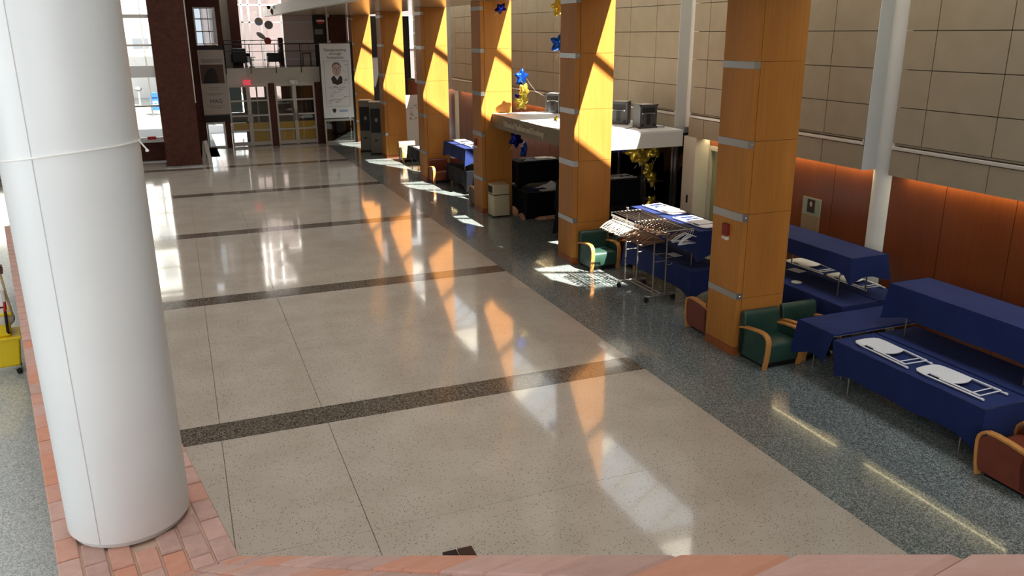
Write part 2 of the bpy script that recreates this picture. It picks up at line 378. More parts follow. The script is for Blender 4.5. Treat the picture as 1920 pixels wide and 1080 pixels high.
B('lobby_ceiling', 'dark_room', rm, 11.06, 15.1, 15.4, 23.6, 2.9, 3.0); B('lobby_floor', 'dark_room', rm, 10.97, 15.1, 15.4, 23.6, -.05, 0)
for y in (17.6, 19.2, 21.0): B('inner_frame', 'steel', rm, 13.2, 13.3, y, y+.1, 0, 2.6)
for y0 in (17.7,): B('inner_rail', 'steel', rm, 13.2, 13.26, 17.6, 21.1, 1.25, 1.33)
# ---- trim strip of white frame at the end of the opening
B('door_post', 'offwhite', wr, 10.93, 11.03, 22.9, 23.02, 0, 2.64)
B('door_post', 'offwhite', wr, 10.93, 11.03, 23.06, 23.15, 0, 2.64)

# ---- ceilings and roof
ce = sroot('ceiling')
for k in range(24):
    a = -4+k*1.94; B('soffit_panel', 'soffit', ce, 4.42, 8.53, a+.006, a+1.934, 5.70, 5.76)
B('soffit_fascia', 'soffit_edge', ce, 4.22, 4.42, -4, 42.4, 5.66, 6.05)
B('soffit_top', 'panel_back', ce, 4.3, 8.53, -9, 42.4, 5.78, 5.9)
B('roof', 'offwhite', ce, -8.4, 8.53, -9.2, 40.2, 12.0, 12.2)
B('aisle_roof', 'offwhite', ce, 8.53, 13.2, -9.2, 7.2, 9.2, 9.4)
wu = sroot('wall_upper'); B('clerestory', 'offwhite', wu, 8.40, 8.53, -9.2, 42.4, 5.9, 12.0)
wb = sroot('wall_back'); B('back', 'offwhite', wb, -8.4, 11.2, -9.3, -9.2, 0, 12)
wl = sroot('wall_left'); B('left', 'offwhite', wl, -8.4, -8.2, -9.2, 36.6, 0, 12)
# transverse roof beams over the aisle and sloped glazing bars
rb = sroot('trim_1')
for k in range(-1, 7):
    y = 10.05+BAY*k
    MB().prism([(8.53, 7.93), (12.6, 7.93), (12.6, 7.95), (8.53, 10.9)], 'y', y, y+.6).build('roof_beam', 'offwhite', rb)
    for d in (1.75, 2.91, 4.07):
        MB().prism([(8.53, 10.72), (12.6, 7.75), (12.6, 7.91), (8.53, 10.88)], 'y', y+d, y+d+.07).build('glazing_bar', 'steel', rb)

# ---- far end: brick, entrance doors, balcony slab
wf = sroot('wall_far')
Y = 39.7
B('brick_pier', 'brick_wall', wf, 1.86, 2.10, Y, Y+.35, 0, 2.72)
B('brick_pier', 'brick_wall', wf, 3.86, 4.14, Y-.06, Y+.35, 0, 2.74)
B('brick_pier', 'brick_wall', wf, 5.93, 6.2, Y-.06, Y+.35, 0, 2.76)
B('brick_side', 'brick_wall', wf, .3, 1.06, Y, Y+.4, 0, 6.4); B('brick_side', 'brick_wall', wf, 1.06, 1.86, Y+.02, Y+.4, 1.14, 4.44)
B('brick_side', 'brick_wall', wf, 1.92, 2.12, Y, Y+.4, 2.76, 6.4); B('brick_header', 'brick_wall', wf, 1.06, 1.92, Y, Y+.4, 6.0, 9.0)
B('slab_fascia', 'offwhite', wf, 2.12, 6.2, Y-.02, Y+.3, 2.76, 3.44)
B('slab_fascia', 'canopy_white', wf, 2.12, 3.0, Y-.03, Y-.02, 2.78, 3.42)
fbz = sroot('floor_balcony'); wbz = sroot('wall_balcony')
B('balcony_floor', 'terrazzo_band', fbz, 2.1, 8.4, Y, 47, 3.36, 3.45)
B('side_return', 'black', wf, 7.60, 7.69, Y-.5, Y+.4, 0, 4.5)
B('high_wall', 'offwhite', wf, -8.4, 8.53, 40.2, 40.4, 6.9, 12.2)
B('display_back', 'dark_room', wf, 6.2, 7.6, Y+.6, Y+.7, 0, 4.4)
B('upper_dark', 'dark_room', wf, 6.1, 6.66, Y+.1, Y+.3, 4.46, 6.6); B('upper_dark', 'brick_wall', wf, 6.66, 7.64, Y+.25, Y+.45, 4.46, 6.6)
for x in (6.66, 7.56):
    B('post', 'alu_light', wf, x, x+.07, Y-.05, Y+.1, 4.46, 5.95); B('clip', 'aluminium', wf, x-.02, x+.14, Y-.1, Y+.12, 5.6, 5.7); B('clip', 'aluminium', wf, x-.02, x+.14, Y-.1, Y+.12, 4.48, 4.58)
B('corridor_end', 'dark_room', wf, 8.57, 11.2, 42.2, 42.4, 0, 5.7); B('end_frame', 'white_paint', wf, 8.62, 8.8, 42.0, 42.18, 2.4, 4.4)
B('outer_side', 'brick_wall', wf, 1.94, 2.06, 40.15, 46.2, 3.5, 9)
# balcony brick columns and back wall
B('brick_column', 'brick_wall', wbz, 1.95, 2.25, 41.7, 42.0, 3.45, 8.9); B('brick_column', 'brick_wall', wbz, 2.62, 3.05, 41.7, 42.1, 3.45, 8.9)
B('wall_between', 'offwhite', wbz, 2.25, 2.62, 41.95, 42.05, 3.45, 8.9)
MB().prism([(5.02, 42.0), (6.9, 41.2), (6.9, 41.3), (5.05, 42.1)], 'z', 3.45, 8.9).build('side_wall', 'pink_wall', wbz)
for z in (3.72, 4.56, 5.40, 6.22):
    MB().prism([(5.02, 41.97), (6.35, 41.40), (6.35, 41.46), (5.02, 42.03)], 'z', z-.03, z+.05).build('rail', 'white_paint', wbz)
B('brick_stub', 'brick_wall', wbz, 4.72, 4.92, 41.7, 41.95, 3.45, 4.72)
B('balcony_roof', 'offwhite', wbz, 1.4, 8.53, 40.2, 40.8, 8.9, 9.0)
w3 = sroot('window_3')
for x in (2.9, 3.38, 3.72, 4.28, 5.30): B('mullion', 'white_paint', w3, x, x+.09, 45.0, 45.1, 3.45, 8.9)
for z in (3.6, 4.55, 5.42, 6.25, 7.1, 8.0): B('rail', 'white_paint', w3, 2.9, 5.35, 45.0, 45.08, z, z+.06)
for a, b in ((2.99, 3.38), (3.47, 3.72), (3.81, 4.28), (4.37, 5.30)): B('pane', 'glass', w3, a, b, 45.03, 45.04, 3.45, 8.9)
# window with blinds above the left banner
w4 = sroot('window_4')
B('frame', 'white_paint', w4, 1.02, 1.08, Y-.04, Y+.02, 4.46, 6.0); B('frame', 'white_paint', w4, 1.86, 1.92, Y-.04, Y+.02, 4.46, 6.0)
for z in (4.46, 4.98, 5.50, 5.94): B('frame', 'white_paint', w4, 1.08, 1.86, Y-.03, Y+.01, z, z+.05)
B('frame', 'white_paint', w4, 1.31, 1.34, Y-.03, Y+.01, 4.5, 5.95); B('frame', 'white_paint', w4, 1.59, 1.62, Y-.03, Y+.01, 4.5, 5.95)
B('blind', 'blind_sheer', w4, 1.08, 1.86, Y+.05, Y+.06, 4.5, 5.95)
# low window under the banner
w5 = sroot('window_5')
for a in (1.07, 1.78): B('frame', 'alu_light', w5, a, a+.07, Y-.03, Y+.05, .0, 1.13)
for z in (.0, 1.06): B('frame', 'alu_light', w5, 1.14, 1.78, Y-.03, Y+.05, z, z+.07)
B('pane', 'glass', w5, 1.14, 1.78, Y, Y+.008, .07, 1.06)
# display window under the right banner
w6 = sroot('window_6')
for z in (0, 1.0): B('frame', 'aluminium', w6, 6.2, 7.62, Y-.5, Y-.4, z, z+.10)
for x in (6.2, 7.54): B('frame', 'aluminium', w6, x, x+.08, Y-.5, Y-.4, .1, 1.0)
B('pane', 'glass_dark', w6, 6.28, 7.54, Y-.46, Y-.452, .1, 1.0)

# ---- four glazed entrance doors
def door(n, x0, x1, handle_right, yellow):
    d = sroot('door_%d' % n); w = .075
    B('frame', 'door_frame', d, x0, x0+w, Y-.05, Y+.02, .0, 2.72); B('frame', 'door_frame', d, x1-w, x1, Y-.05, Y+.02, .0, 2.72)
    zs = [0.02, .66, 1.32, 1.98, 2.62]
    for i, z in enumerate(zs):
        h = .16 if i == 0 else (.10 if i == 4 else .07)
        B('rail', 'door_frame', d, x0+w, x1-w, Y-.045, Y+.015, z, z+h)
    for i in range(4):
        B('pane', 'glass', d, x0+w, x1-w, Y-.02, Y-.012, zs[i]+(.16 if i == 0 else .07), zs[i+1])
    hx = x1-w-.0 if handle_right else x0+w
    if yellow: B('yellow_notice', 'yellow_film', d, x0+w+.01, x1-w-.01, Y+.03, Y+.034, .18, .66)
    B('yellow_notice', 'yellow_film', d, x0+w+.01, x1-w-.01, Y+.03, Y+.034, .73, 1.03)
    px = x1-.06 if handle_right else x0+.06
    MB().tube([(px, Y-.05, 1.05), (px, Y-.10, 1.08), (px, Y-.10, 1.55), (px, Y-.05, 1.58)], .014, 6).build('pull_handle', 'steel', d)
    MB().box(px-.05, px+.05, Y-.06, Y-.045, 1.08, 1.42).build('lock_plate', 'steel', d)
    return d
door(1, 2.11, 2.97, True, False); door(2, 2.98, 3.85, False, True); door(3, 4.15, 5.0, True, True); door(4, 5.01, 5.92, False, True)
for a, b in ((2.10, 3.86), (4.14, 5.93)): B('door_head', 'door_frame', wf, a, b, Y-.05, Y+.05, 2.72, 2.78)

# ---- dim vestibule behind the entrance doors with openings to the street
wv = sroot('wall_vestibule'); VY = 42.6
for q in ((2.0, 6.2, 2.45, 3.36), (2.95, 3.25, 0, 2.45), (3.95, 4.3, 0, 2.45), (4.75, 6.2, 0, 2.45), (2.0, 2.1, 0, 2.45), (2.1, 2.95, .8, 1.25), (3.25, 3.95, 0, 1.95), (4.3, 4.75, 0, 1.75)):
    B('vestibule_wall', 'vestibule', wv, q[0], q[1], VY, VY+.1, q[2], q[3])
B('vestibule_side', 'vestibule', wv, 6.2, 6.3, 39.75, VY+.1, 0, 3.36); B('vestibule_side', 'vestibule', wv, 1.9, 2.0, 40.1, VY+.1, 0, 3.36)
B('vestibule_floor', 'terrazzo_band', wv, 2.0, 6.2, 39.78, VY, -.03, 0)
for x in (3.55, 5.2): B('inner_post', 'door_frame', wv, x, x+.07, VY-.06, VY, 0, 2.45)
B('teal_panel', 'teal', wv, 2.14, 2.9, VY+.2, VY+.22, 1.25, 2.45)

# ---- brick pier and window wall on the far left
wfl = sroot('wall_window')
B('brick_pier', 'brick_wall', wfl, -.66, .6, 34.2, 36.6, 0, 12)
B('plinth', 'terrazzo_band', wfl, -.70, .64, 34.15, 36.6, 0, .06)
B('corner_strip', 'alu_light', wfl, .60, .64, 34.19, 34.25, 2.4, 6.4)
B('brick_return', 'brick_wall', wfl, .3, .6, 36.6, 39.7, 0, 12)
B('brick_sill_wall', 'brick_wall', wfl, -8.2, -.66, 36.4, 36.6, 0, .76)
B('plinth', 'terrazzo_band', wfl, -8.2, -.66, 36.1, 36.4, 0, .04)
w7 = sroot('window_7')
B('sill', 'white_paint', w7, -8.2, -.66, 36.22, 36.5, .76, .88)
for z, h in ((.88, .06), (2.14, .07), (4.46, .07), (5.50, .14), (6.9, .08), (8.2, .08)): B('rail', 'steel', w7, -8.2, -.66, 36.4, 36.5, z, z+h)
B('spandrel', 'aluminium', w7, -8.2, -.66, 36.42, 36.5, 3.28, 3.72)
for x in (-8.2, -6.2, -4.2, -2.3, -.72): B('mullion', 'steel', w7, x, x+.07, 36.4, 36.5, .88, 12)
for a, b in zip((-8.2, -6.2, -4.2, -2.3), (-6.2, -4.2, -2.3, -.72)): B('pane', 'glass', w7, a+.07, b, 36.44, 36.45, .9, 12)
tag(B('red_box', 'red', None, -1.30, -.98, 36.2, 36.34, .885, 1.0, .01), 'small red box lying on the white window sill', 'box')

# ---- outdoors: paving, facades
gr = B('ground', 'asphalt', None, -60, 60, 46.2, 140, -.1, 0); struct(gr); gr.name = 'floor_outdoor'
g2 = B('floor_outdoor', 'asphalt', None, -60, 1.4, 36.62, 46.2, -.1, 0); struct(g2)
def facade(name, label, x0, x1, y, z1, wins):
    t = thing(name, label, 'building', ((x0+x1)/2, y, 0)); hx = (x1-x0)/2
    B('wall', 'facade', t, -hx, hx, 0, 4, 0, z1)
    for (a, b, c, d) in wins:
        f = B('window', 'facade_win', t, a-t.location.x, b-t.location.x, -.03, .02, c, d); B('ledge', 'facade', f, a-t.location.x-.08, b-t.location.x+.08, -.12, -.03, c-.1, c)
    return t
def grid_wins(x0, nx, dx, w, z0, nz, dz, h): return [(x0+i*dx, x0+i*dx+w, z0+j*dz, z0+j*dz+h) for i in range(nx) for j in range(nz)]
facade('office_building', 'pale office building across the street seen through the left window', -16, 1.0, 74, 22, grid_wins(-11.6, 5, 2.2, 1.15, 1.8+2.0, 5, 3.2, 1.9))
fb_ = facade('pink_building', 'pink-white building behind the balcony glazing', 2.0, 16, 56, 24, grid_wins(8, 3, 3, 1.2, 4, 4, 4, 2))
fb_.children[0].data.materials[0] = MATS['pink_facade']
mb = thing('mailbox', 'blue street collection mailbox on legs outside the left window', 'mailbox', (-1.35, 58, 0))
pr = [(-.3, .3), (.3, .3), (.3, 1.1)]+[(.3*math.cos(a*PI/10), 1.1+.3*math.sin(a*PI/10)) for a in range(1, 10)]+[(-.3, 1.1)]
MB().prism(pr, 'y', -.3, .3).build('body', 'mail_blue', mb)
for x in (-.27, .21):
    for y in (-.28, .22): B('leg', 'mail_blue', mb, x, x+.06, y, y+.06, 0, .3)
lg = B('logo_plate', 'white_plastic', mb, -.13, .15, -.31, -.30, .62, .88); MB().prism([(-.1, .7), (.08, .70), (.12, .80), (-.02, .78)], 'y', -.315, -.31).build('eagle_mark', 'mail_blue', lg)
B('hood', 'mail_blue', mb, -.2, .2, -.36, -.3, 1.12, 1.28)
pl = MB().tube([(-1.55, 57.2, 0), (-1.55, 57.2, 7)], .05, 8).build('street_pole', 'steel', None); tag(pl, 'thin grey street pole beside the mailbox outside', 'pole')
mt = thing('parking_meter', 'grey parking meter standing outside left of the mailbox', 'meter', (-2.25, 58.5, 0))
MB().tube([(0, 0, 0), (0, 0, 1.45)], .04, 8).build('post', 'facade', mt); MB().ellip((0, 0, 1.6), .22, .14, .14).build('head', 'print_grey', mt, 40)

# ---- brick stair wall (level cap, then sloping up towards the viewer), landing, steps
DH = Vector((-.179, .984, 0)).normalized(); KP = Vector((.03, 3.66, 2.5)); RZ = math.atan2(DH.y, DH.x); LW = .76
ws = sroot('wall_stair'); ws.location = KP; ws.rotation_euler = (0, 0, RZ); SL = .597
MB().prism([(-3.9, -2.5), (9.0, -2.5), (9.0, -.055), (0, -.055), (-3.9, -.055+3.9*SL)], 'y', .02, LW-.02).build('wall_core', 'brick_wall', ws)
MB().prism([(-3.9, 3.9*SL-.055), (0, -.055), (9.0, -.055), (9.0, -.012), (0, -.012), (-3.9, 3.9*SL-.012)], 'y', .004, LW-.004).build('mortar_bed', 'mortar', ws)
def brick_mesh(name, m, l=.196, w=.0985, h=.05):
    e = .006; b = MB(); x, y = l/2, w/2
    b.add([(-x, -y, -h), (x, -y, -h), (x, y, -h), (-x, y, -h), (-x, -y, -e), (x, -y, -e), (x, y, -e), (-x, y, -e), (-x+e, -y+e, 0), (x-e, -y+e, 0), (x-e, y-e, 0), (-x+e, y-e, 0)],
          [(0, 1, 5, 4), (1, 2, 6, 5), (2, 3, 7, 6), (3, 0, 4, 7), (4, 5, 9, 8), (5, 6, 10, 9), (6, 7, 11, 10), (7, 4, 8, 11), (8, 9, 10, 11), (3, 2, 1, 0)])
    me = b.mesh(name); me.materials.append(m); return me
BM = [brick_mesh('brick', m) for m in CAPB]
colc = Vector((-.475, 4.22, 0)); colL = ((colc-KP).dot(DH), (colc-KP).dot(Vector((-DH.y, DH.x, 0))))
rowh = LW/7; stuff = MB(); sl_ang = math.atan(SL)
for j in range(7):
    yy = rowh*(j+.5)
    for i in range(43):
        xx = .1+i*.206+(.103 if j % 2 else 0)
        if xx > 8.9: continue
        if (xx-colL[0])**2+(yy-colL[1])**2 < .25**2: continue
        if i < 19:
            o = link('brick', random.choice(BM), None, ws); o.location = (xx, yy, random.uniform(-.002, .002)); o.rotation_euler = (0, 0, random.uniform(-.012, .012))
        else: stuff.box(xx-.098, xx+.098, yy-.049, yy+.049, -.05, 0)
    if j % 2 == 0: o = link('brick', random.choice(BM), None, ws); o.location = (-.05*math.cos(sl_ang), yy, .05*math.sin(sl_ang)); o.rotation_euler = (0, sl_ang, 0); o.scale = (.5, 1, 1)
    else: o = link('brick', random.choice(BM), None, ws); o.location = (.05, yy, 0); o.scale = (.5, 1, 1)
    for i in range(21):
        t = .1+i*.206+(0 if j % 2 else .103)
        o = link('brick', random.choice(BM), None, ws); o.location = (-t*math.cos(sl_ang), yy, t*math.sin(sl_ang)+.0); o.rotation_euler = (0, sl_ang, 0)
so_ = stuff.build('far_bricks', 'cap_brick_rose', ws); so_['kind'] = 'stuff'
def on_wall(s, w): p = KP+DH*s+Vector((-DH.y, DH.x, 0))*w; return (p.x, p.y)
fl = MB().prism([on_wall(-.3, LW+.01), on_wall(12.5, LW+.01), (-8.2, 16), (-8.2, 3.2)], 'z', 1.40, 1.55).build('floor_landing', 'terrazzo_pale', None); struct(fl)
st = sroot('floor_stairs')
for i in range(10):
    a, b = -.3-.3*i, -.3-.3*(i+1); z = 1.55+.17*(i+1)
    MB().prism([on_wall(a, LW+.01), on_wall(b, LW+.01), on_wall(b, LW+2.6), on_wall(a, LW+2.6)], 'z', z-.17, z).build('step', 'terrazzo_pale', st)

# ---- large round column standing on the stair wall
cl = thing('round_column', 'large white round column standing on the brick stair wall', 'column', (colc.x, colc.y, 2.5))
MB().lathe([(.272, .0), (.272, .035)], 48).build('base_ring', 'seam', cl, 30)
MB().lathe([(.29, .03), (.29, 9.4)], 64).build('shaft', 'column_white', cl, 30)
for a in (-115, 65):
    an = math.radians(a)
    MB().tube([(.2895*math.cos(an), .2895*math.sin(an), .03), (.2895*math.cos(an), .2895*math.sin(an), 9.4)], .0028, 5).build('panel_seam', 'seam', cl)
cd = thing('tied_cord', 'thin white cord tied around the large round column', 'cord', (colc.x, colc.y, 4.42))
MB().tube([(.2945*math.cos(2*PI*i/48), .2945*math.sin(2*PI*i/48), .03*math.cos(2*PI*i/48-.3)-.01*math.cos(4*PI*i/48)) for i in range(48)], .0045, 6, True).build('loop', 'ribbon', cd, 60)
MB().tube([(.29, -.08, .02), (.305, -.075, -.005), (.312, -.073, -.015), (.318, -.07, -.025)], .0042, 6).build('loose_end', 'ribbon', cd, 60)
MB().ellip((.318, -.07, -.029), .009, .009, .007, 8, 6).build('knot', 'ribbon', cd, 60)

# ================================================================== PILLARS AND COLUMNS
PB = [(.92, 1.02), (2.15, 2.27), (3.25, 3.36), (4.38, 4.48), (5.46, 5.56)]
def make_pillar():
    t = thing('wood_pillar', '', 'pillar', (PX0, PY[0], 0)); w, d = PX1-PX0, PD
    B('core', 'dark_seam', t, .035, w-.035, .035, d-.035, .0, 5.69)
    L = lambda g: [(0-g, d), (0-g, 0-g), (.10, 0-g), (.10, .03), (.03, .03), (.03, d)]
    zs = [.13]+[v for b in PB for v in b]+[5.695]
    for i in range(0, len(zs), 2):
        MB().prism(L(0), 'z', zs[i]+.003, zs[i+1]-.003).build('corner_panel', 'maple', t)
    for a, b in PB:
        bd = MB().prism(L(.006), 'z', a, b).build('metal_band', 'aluminium', t)
        MB().lathe([(.010, 0), (.012, .004), (.006, .008)], 8).build('screw', 'chrome', bd)
        bd.children[0].location = (.06, -.006, (a+b)/2); bd.children[0].rotation_euler = (PI/2, 0, 0)
    fz = [.13, .93, 2.26, 3.35, 4.48, 5.695]
    for a, b in zip(fz[:-1], fz[1:]):
        B('front_panel', 'maple', t, .110, w, 0, .03, a+.003, b-.003)
        B('side_panel', 'maple', t, w-.03, w, .032, d, a+.003, b-.003)
        B('rear_panel', 'maple', t, .032, w-.032, d-.03, d, a+.003, b-.003)
    for q in ((0-.004, .10, -.004, d+.004), (.10, w+.004, -.004, .03), (w-.03, w+.004, .03, d+.004), (.10, w-.03, d-.03, d+.004)):
        B('baseboard', 'maple_base', t, q[0], q[1], q[2], q[3], 0, .125)
    return t
p0 = make_pillar()
PL = ['maple-clad pillar nearest the viewer with two green armchairs before it', 'maple-clad pillar with a single green armchair before it, second from the viewer',
      'maple-clad pillar beside the beige litter bin', 'maple-clad pillar behind the pair of brown armchairs',
      'maple-clad pillar just beyond the grey kiosk stands, second from the entrance', 'farthest maple-clad pillar beside the portrait banner at the entrance']
for k in range(6):
    o = p0 if k == 0 else copy_tree(p0); o.location = (PX0, PY[k], 0); tag(o, PL[k], 'pillar', 'row of wood pillars')
WLN = ['white round wall column right of the portrait plaque', 'white round wall column rising behind the canopy speakers', 'white round wall column partly hidden behind the third pillar',
       'white round wall column hidden mostly behind the fourth pillar', 'white round wall column hidden mostly behind the fifth pillar', 'farthest white round wall column beyond the pillars']
for k in range(6):
    y = 10.45+BAY*k
    t = thing('wall_column', WLN[k], 'column', (11.11, y+.15, 0), 0, 'white columns along the right wall')
    if k == 1: MB().lathe([(.26, 2.79), (.26, 6.04)], 32).build('shaft', 'white_paint', t, 30)
    else: MB().lathe([(.26, 0), (.26, 6.04)], 32).build('shaft', 'white_paint', t, 30)
    MB().lathe([(.27, 6.02), (.27, 6.055)], 32).build('collar', 'aluminium', t, 30)

# red fire-alarm boxes on pillars
def alarm(x, y, z, label):
    t = thing('fire_alarm', label, 'fire alarm', (x, y, z)); B('body', 'red_dark', t, -.05, 0, -.07, .07, .02, .20, .006); B('strobe', 'lamp_white', t, -.045, 0, -.06, -.01, -.05, .0); B('pull', 'white_plastic', t, -.055, -.05, .0, .05, -.04, .0)
alarm(PX0, 10.36, 1.86, 'red fire alarm box on the side of the nearest pillar'); alarm(PX0, 22.1, 1.85, 'red fire alarm box on the pillar beside the litter bin')

# ================================================================== ENTRANCE CANOPY
cn = thing('entrance_canopy', 'white flat entrance canopy with raised lettering between two pillars', 'canopy', (8.0, 16.15, 2.40))
cn_pts = [(0, .42), (.58, .42), (.58, 0), (2.58, 0), (2.58, 5.475), (0, 5.475)]
MB().prism(cn_pts, 'z', 0, .33).build('slab', 'canopy_white', cn)
MB().prism([(x+(.0), y) for x, y in cn_pts], 'z', .33, .37).build('top_sheet', 'white_paint', cn)
B('left_fascia', 'fascia_shaded', cn, -.012, -.001, .42, 5.475, 0, .365)  # shade on the hall-facing side is put into this darker colour
text_part('lettering', 'School of Medicine and Dentistry', .215, 'letter_beige', cn, (-.03, 3.24, .175), FACE_LEFT, .015, sx=.90)['kind'] = 'stuff'

# ================================================================== TABLES AND CLOTHS
def cloth_mesh(hx, hy, drops, wav=1.0, seed=0):
    rnd = random.Random(seed); m = MB()
    dl, dr, dn, df = drops
    nx, ny = max(6, int(hx*2/.11)), max(6, int(hy*2/.11))
    m.grid(lambda u, v: (-hx+2*hx*u, -hy+2*hy*v, .004+.003*math.sin(9*u+seed)*math.sin(7*v+2*seed)), nx, ny)
    per = []
    for i in range(nx): per.append((-hx+2*hx*i/nx, -hy, 0, -1, dn, min(i/nx, 1-i/nx)*2*hx))
    for j in range(ny): per.append((hx, -hy+2*hy*j/ny, 1, 0, dr, min(j/ny, 1-j/ny)*2*hy))
    for i in range(nx): per.append((hx-2*hx*i/nx, hy, 0, 1, df, min(i/nx, 1-i/nx)*2*hx))
    for j in range(ny): per.append((-hx, hy-2*hy*j/ny, -1, 0, dl, min(j/ny, 1-j/ny)*2*hy))
    n = len(per); rows = []
    ph = rnd.uniform(0, 6)
    for t in (0, .15, .45, .75, 1.0):
        r = []
        for k, (x, y, ax, ay, dp, cd_) in enumerate(per):
            px_, py_, _, _, dprev, _ = per[k-1]
            bx, by = ax, ay; d = dp
            if cd_ < 1e-6:
                pa = per[k-1]; bx, by = (ax+pa[2])*.8, (ay+pa[3])*.8; d = min(dp, pa[4]) if min(dp, pa[4]) < .1 else max(dp, pa[4])*1.28
            elif d > .1: d = d*(1+.28*max(0, 1-cd_/.28))
            wv = math.sin(k*.95+ph)*.5+math.sin(k*.41+ph*2)*.5
            off = (.010+t*(.012+.028*wv*wav)) if d > .1 else .008*t
            if cd_ < 1e-6 and d > .1: off += t*.05
            r.append((x+bx*max(off, .004), y+by*max(off, .004), .004-t*d))
        rows.append(r)
    vs = [p for r in rows for p in r]
    m.add(vs, [(i*n+k, i*n+(k+1) % n, (i+1)*n+(k+1) % n, (i+1)*n+k) for i in range(len(rows)-1) for k in range(n)])
    return m
TC = [0]
def table(x0, x1, y0, y1, zt, zb, cm, drops, label, clabel, group, cgroup, rz=0.):
    """folding table standing on zb with its top at zt, and its cloth"""
    TC[0] += 1
    cx, cy, hx, hy = (x0+x1)/2, (y0+y1)/2, (x1-x0)/2, (y1-y0)/2
    t = thing('folding_table', label, 'table', (cx, cy, zb), rz, group); H = zt-zb-.014
    B('table_top', 'offwhite', t, -hx+.005, hx-.005, -hy+.005, hy-.005, H-.035, H, .006)
    long_y = hy > hx; L, Wd = (hy, hx) if long_y else (hx, hy)
    for e in (-1, 1):
        pos = e*(L-.30)
        for s in (-1, 1):
            pth = [(s*(Wd-.22), H-.036), (s*(Wd-.16), H-.18), (s*(Wd-.08), H-.34), (s*(Wd-.07), H*.42), (s*(Wd-.07), .0)]
            MB().tube([((a, pos, z) if long_y else (pos, a, z)) for a, z in pth], .0125, 7).build('leg', 'steel', t, 60)
        a = [(-Wd+.09, H*.5), (Wd-.09, H*.5)]
        MB().tube([((u, pos, z) if long_y else (pos, u, z)) for u, z in a], .010, 6).build('crossbar', 'steel', t, 60)
    c = cloth_mesh(hx, hy, drops, 1, TC[0]).build('tablecloth', cm, None, 40); c.location = (cx, cy, zt-.008); c.rotation_euler = (0, 0, rz)
    tag(c, clabel, 'tablecloth', cgroup)
    return t
GT, GC = 'folding banquet tables along the aisle', 'blue and black tablecloths'
Z1, Z2 = .72, 1.44; N = .03
table(8.24, 8.98, 6.04, 8.48, Z1, 0, 'cloth_blue', (.44, N, .40, N), 'folding table in the right foreground under two white folded chairs', 'blue cloth on the foreground table holding two white folded chairs', GT, GC)
table(9.02, 9.76, 6.08, 8.46, Z1, 0, 'cloth_blue', (N, .4, .4, N), 'folding table behind the foreground table, carrying a second table', 'shaded blue cloth under the raised foreground table', GT, GC)
table(9.20, 9.93, 6.06, 8.51, Z2, Z1+.002, 'cloth_blue', (.42, .42, .42, .42), 'folding table stacked on another table at the right edge', 'blue cloth on the raised table at the right edge of the view', GT, GC)
table(8.27, 9.88, 8.52, 9.25, .78, 0, 'cloth_blue', (.42, N, .03, .40), 'folding table set crosswise beside the green armchairs', 'bright blue cloth on the crosswise table beside the green armchairs', GT, GC)
table(9.40, 10.14, 9.58, 12.0, Z1, 0, 'cloth_blue', (.42, N, .40, N), 'folding table with a round lid on it behind the nearest pillar', 'blue cloth on the table with the round white lid', GT, GC)
table(10.17, 10.81, 9.62, 12.15, Z1, 0, 'cloth_blue', (N, N, .40, N), 'folding table against the wood wall under two folded chairs', 'blue cloth against the wood wall under two folded chairs', GT, GC)
table(9.67, 10.40, 9.76, 12.2, Z2, Z1+.002, 'cloth_blue', (.26, .30, .34, .30), 'folding table stacked on others below the portrait plaque', 'wrinkled blue cloth on the raised table below the portrait plaque', GT, GC)
table(8.36, 9.10, 12.23, 14.7, Z1, 0, 'cloth_blue', (.42, N, .42, .42), 'folding table standing low beside the coat rack', 'dark blue cloth on the low table beside the coat rack', GT, GC)
table(8.50, 9.22, 12.27, 14.75, Z2, Z1+.002, 'cloth_blue', (.42, .42, .44, .36), 'folding table stacked high beside the coat rack', 'blue cloth on the raised table beside the coat rack', GT, GC)
table(8.55, 10.4, 20.45, 21.2, Z1, 0, 'cloth_black', (.62, .5, .66, N), 'folding table under the canopy behind the litter bin', 'black cloth with a drooping corner behind the litter bin', GT, GC)
table(8.63, 10.4, 21.23, 21.98, Z1, 0, 'cloth_black', (.58, .5, N, N), 'rear folding table under the canopy holding a crumpled sheet', 'black cloth under the crumpled white sheet', GT, GC)
table(8.63, 10.4, 21.28, 22.0, Z2, Z1+.002, 'cloth_black', (.62, .5, .60, .4), 'folding table stacked on another under the canopy lettering', 'black cloth on the raised table under the canopy lettering', GT, GC)
table(8.45, 10.35, 17.62, 18.34, Z1, 0, 'cloth_black', (.52, .5, .54, .4), 'low folding table in the dark part below the gold balloons', 'black cloth on the low table below the gold balloons', GT, GC)
table(8.45, 10.35, 17.62, 18.34, Z2, Z1+.002, 'cloth_black', (.6, .5, .62, .4), 'folding table stacked high below the gold balloons', 'black cloth on the raised table below the gold balloons', GT, GC)
table(8.18, 8.92, 24.5, 26.6, Z1, 0, 'cloth_black', (.5, .45, .5, .5), 'low folding table beside the brown armchairs', 'black cloth on the low table beside the brown armchairs', GT, GC)
table(8.15, 8.9, 24.5, 26.75, Z2, Z1+.002, 'cloth_blue', (.4, .4, .42, .4), 'folding table stacked high beside the brown armchairs', 'blue cloth on the raised table beside the brown armchairs', GT, GC)
table(8.2, 8.75, 23.35, 23.9, .70, 0, 'cloth_blue', (.45, .45, .45, .45), 'small square table behind the litter bin pillar', 'light blue cloth on the small square table behind the third pillar', GT, GC)
table(8.12, 8.86, 29.6, 31.5, Z1, 0, 'cloth_black', (.42, .4, .42, .42), 'low table with papers between the two farther pillars', 'black cloth on the low table with papers between farther pillars', GT, GC)

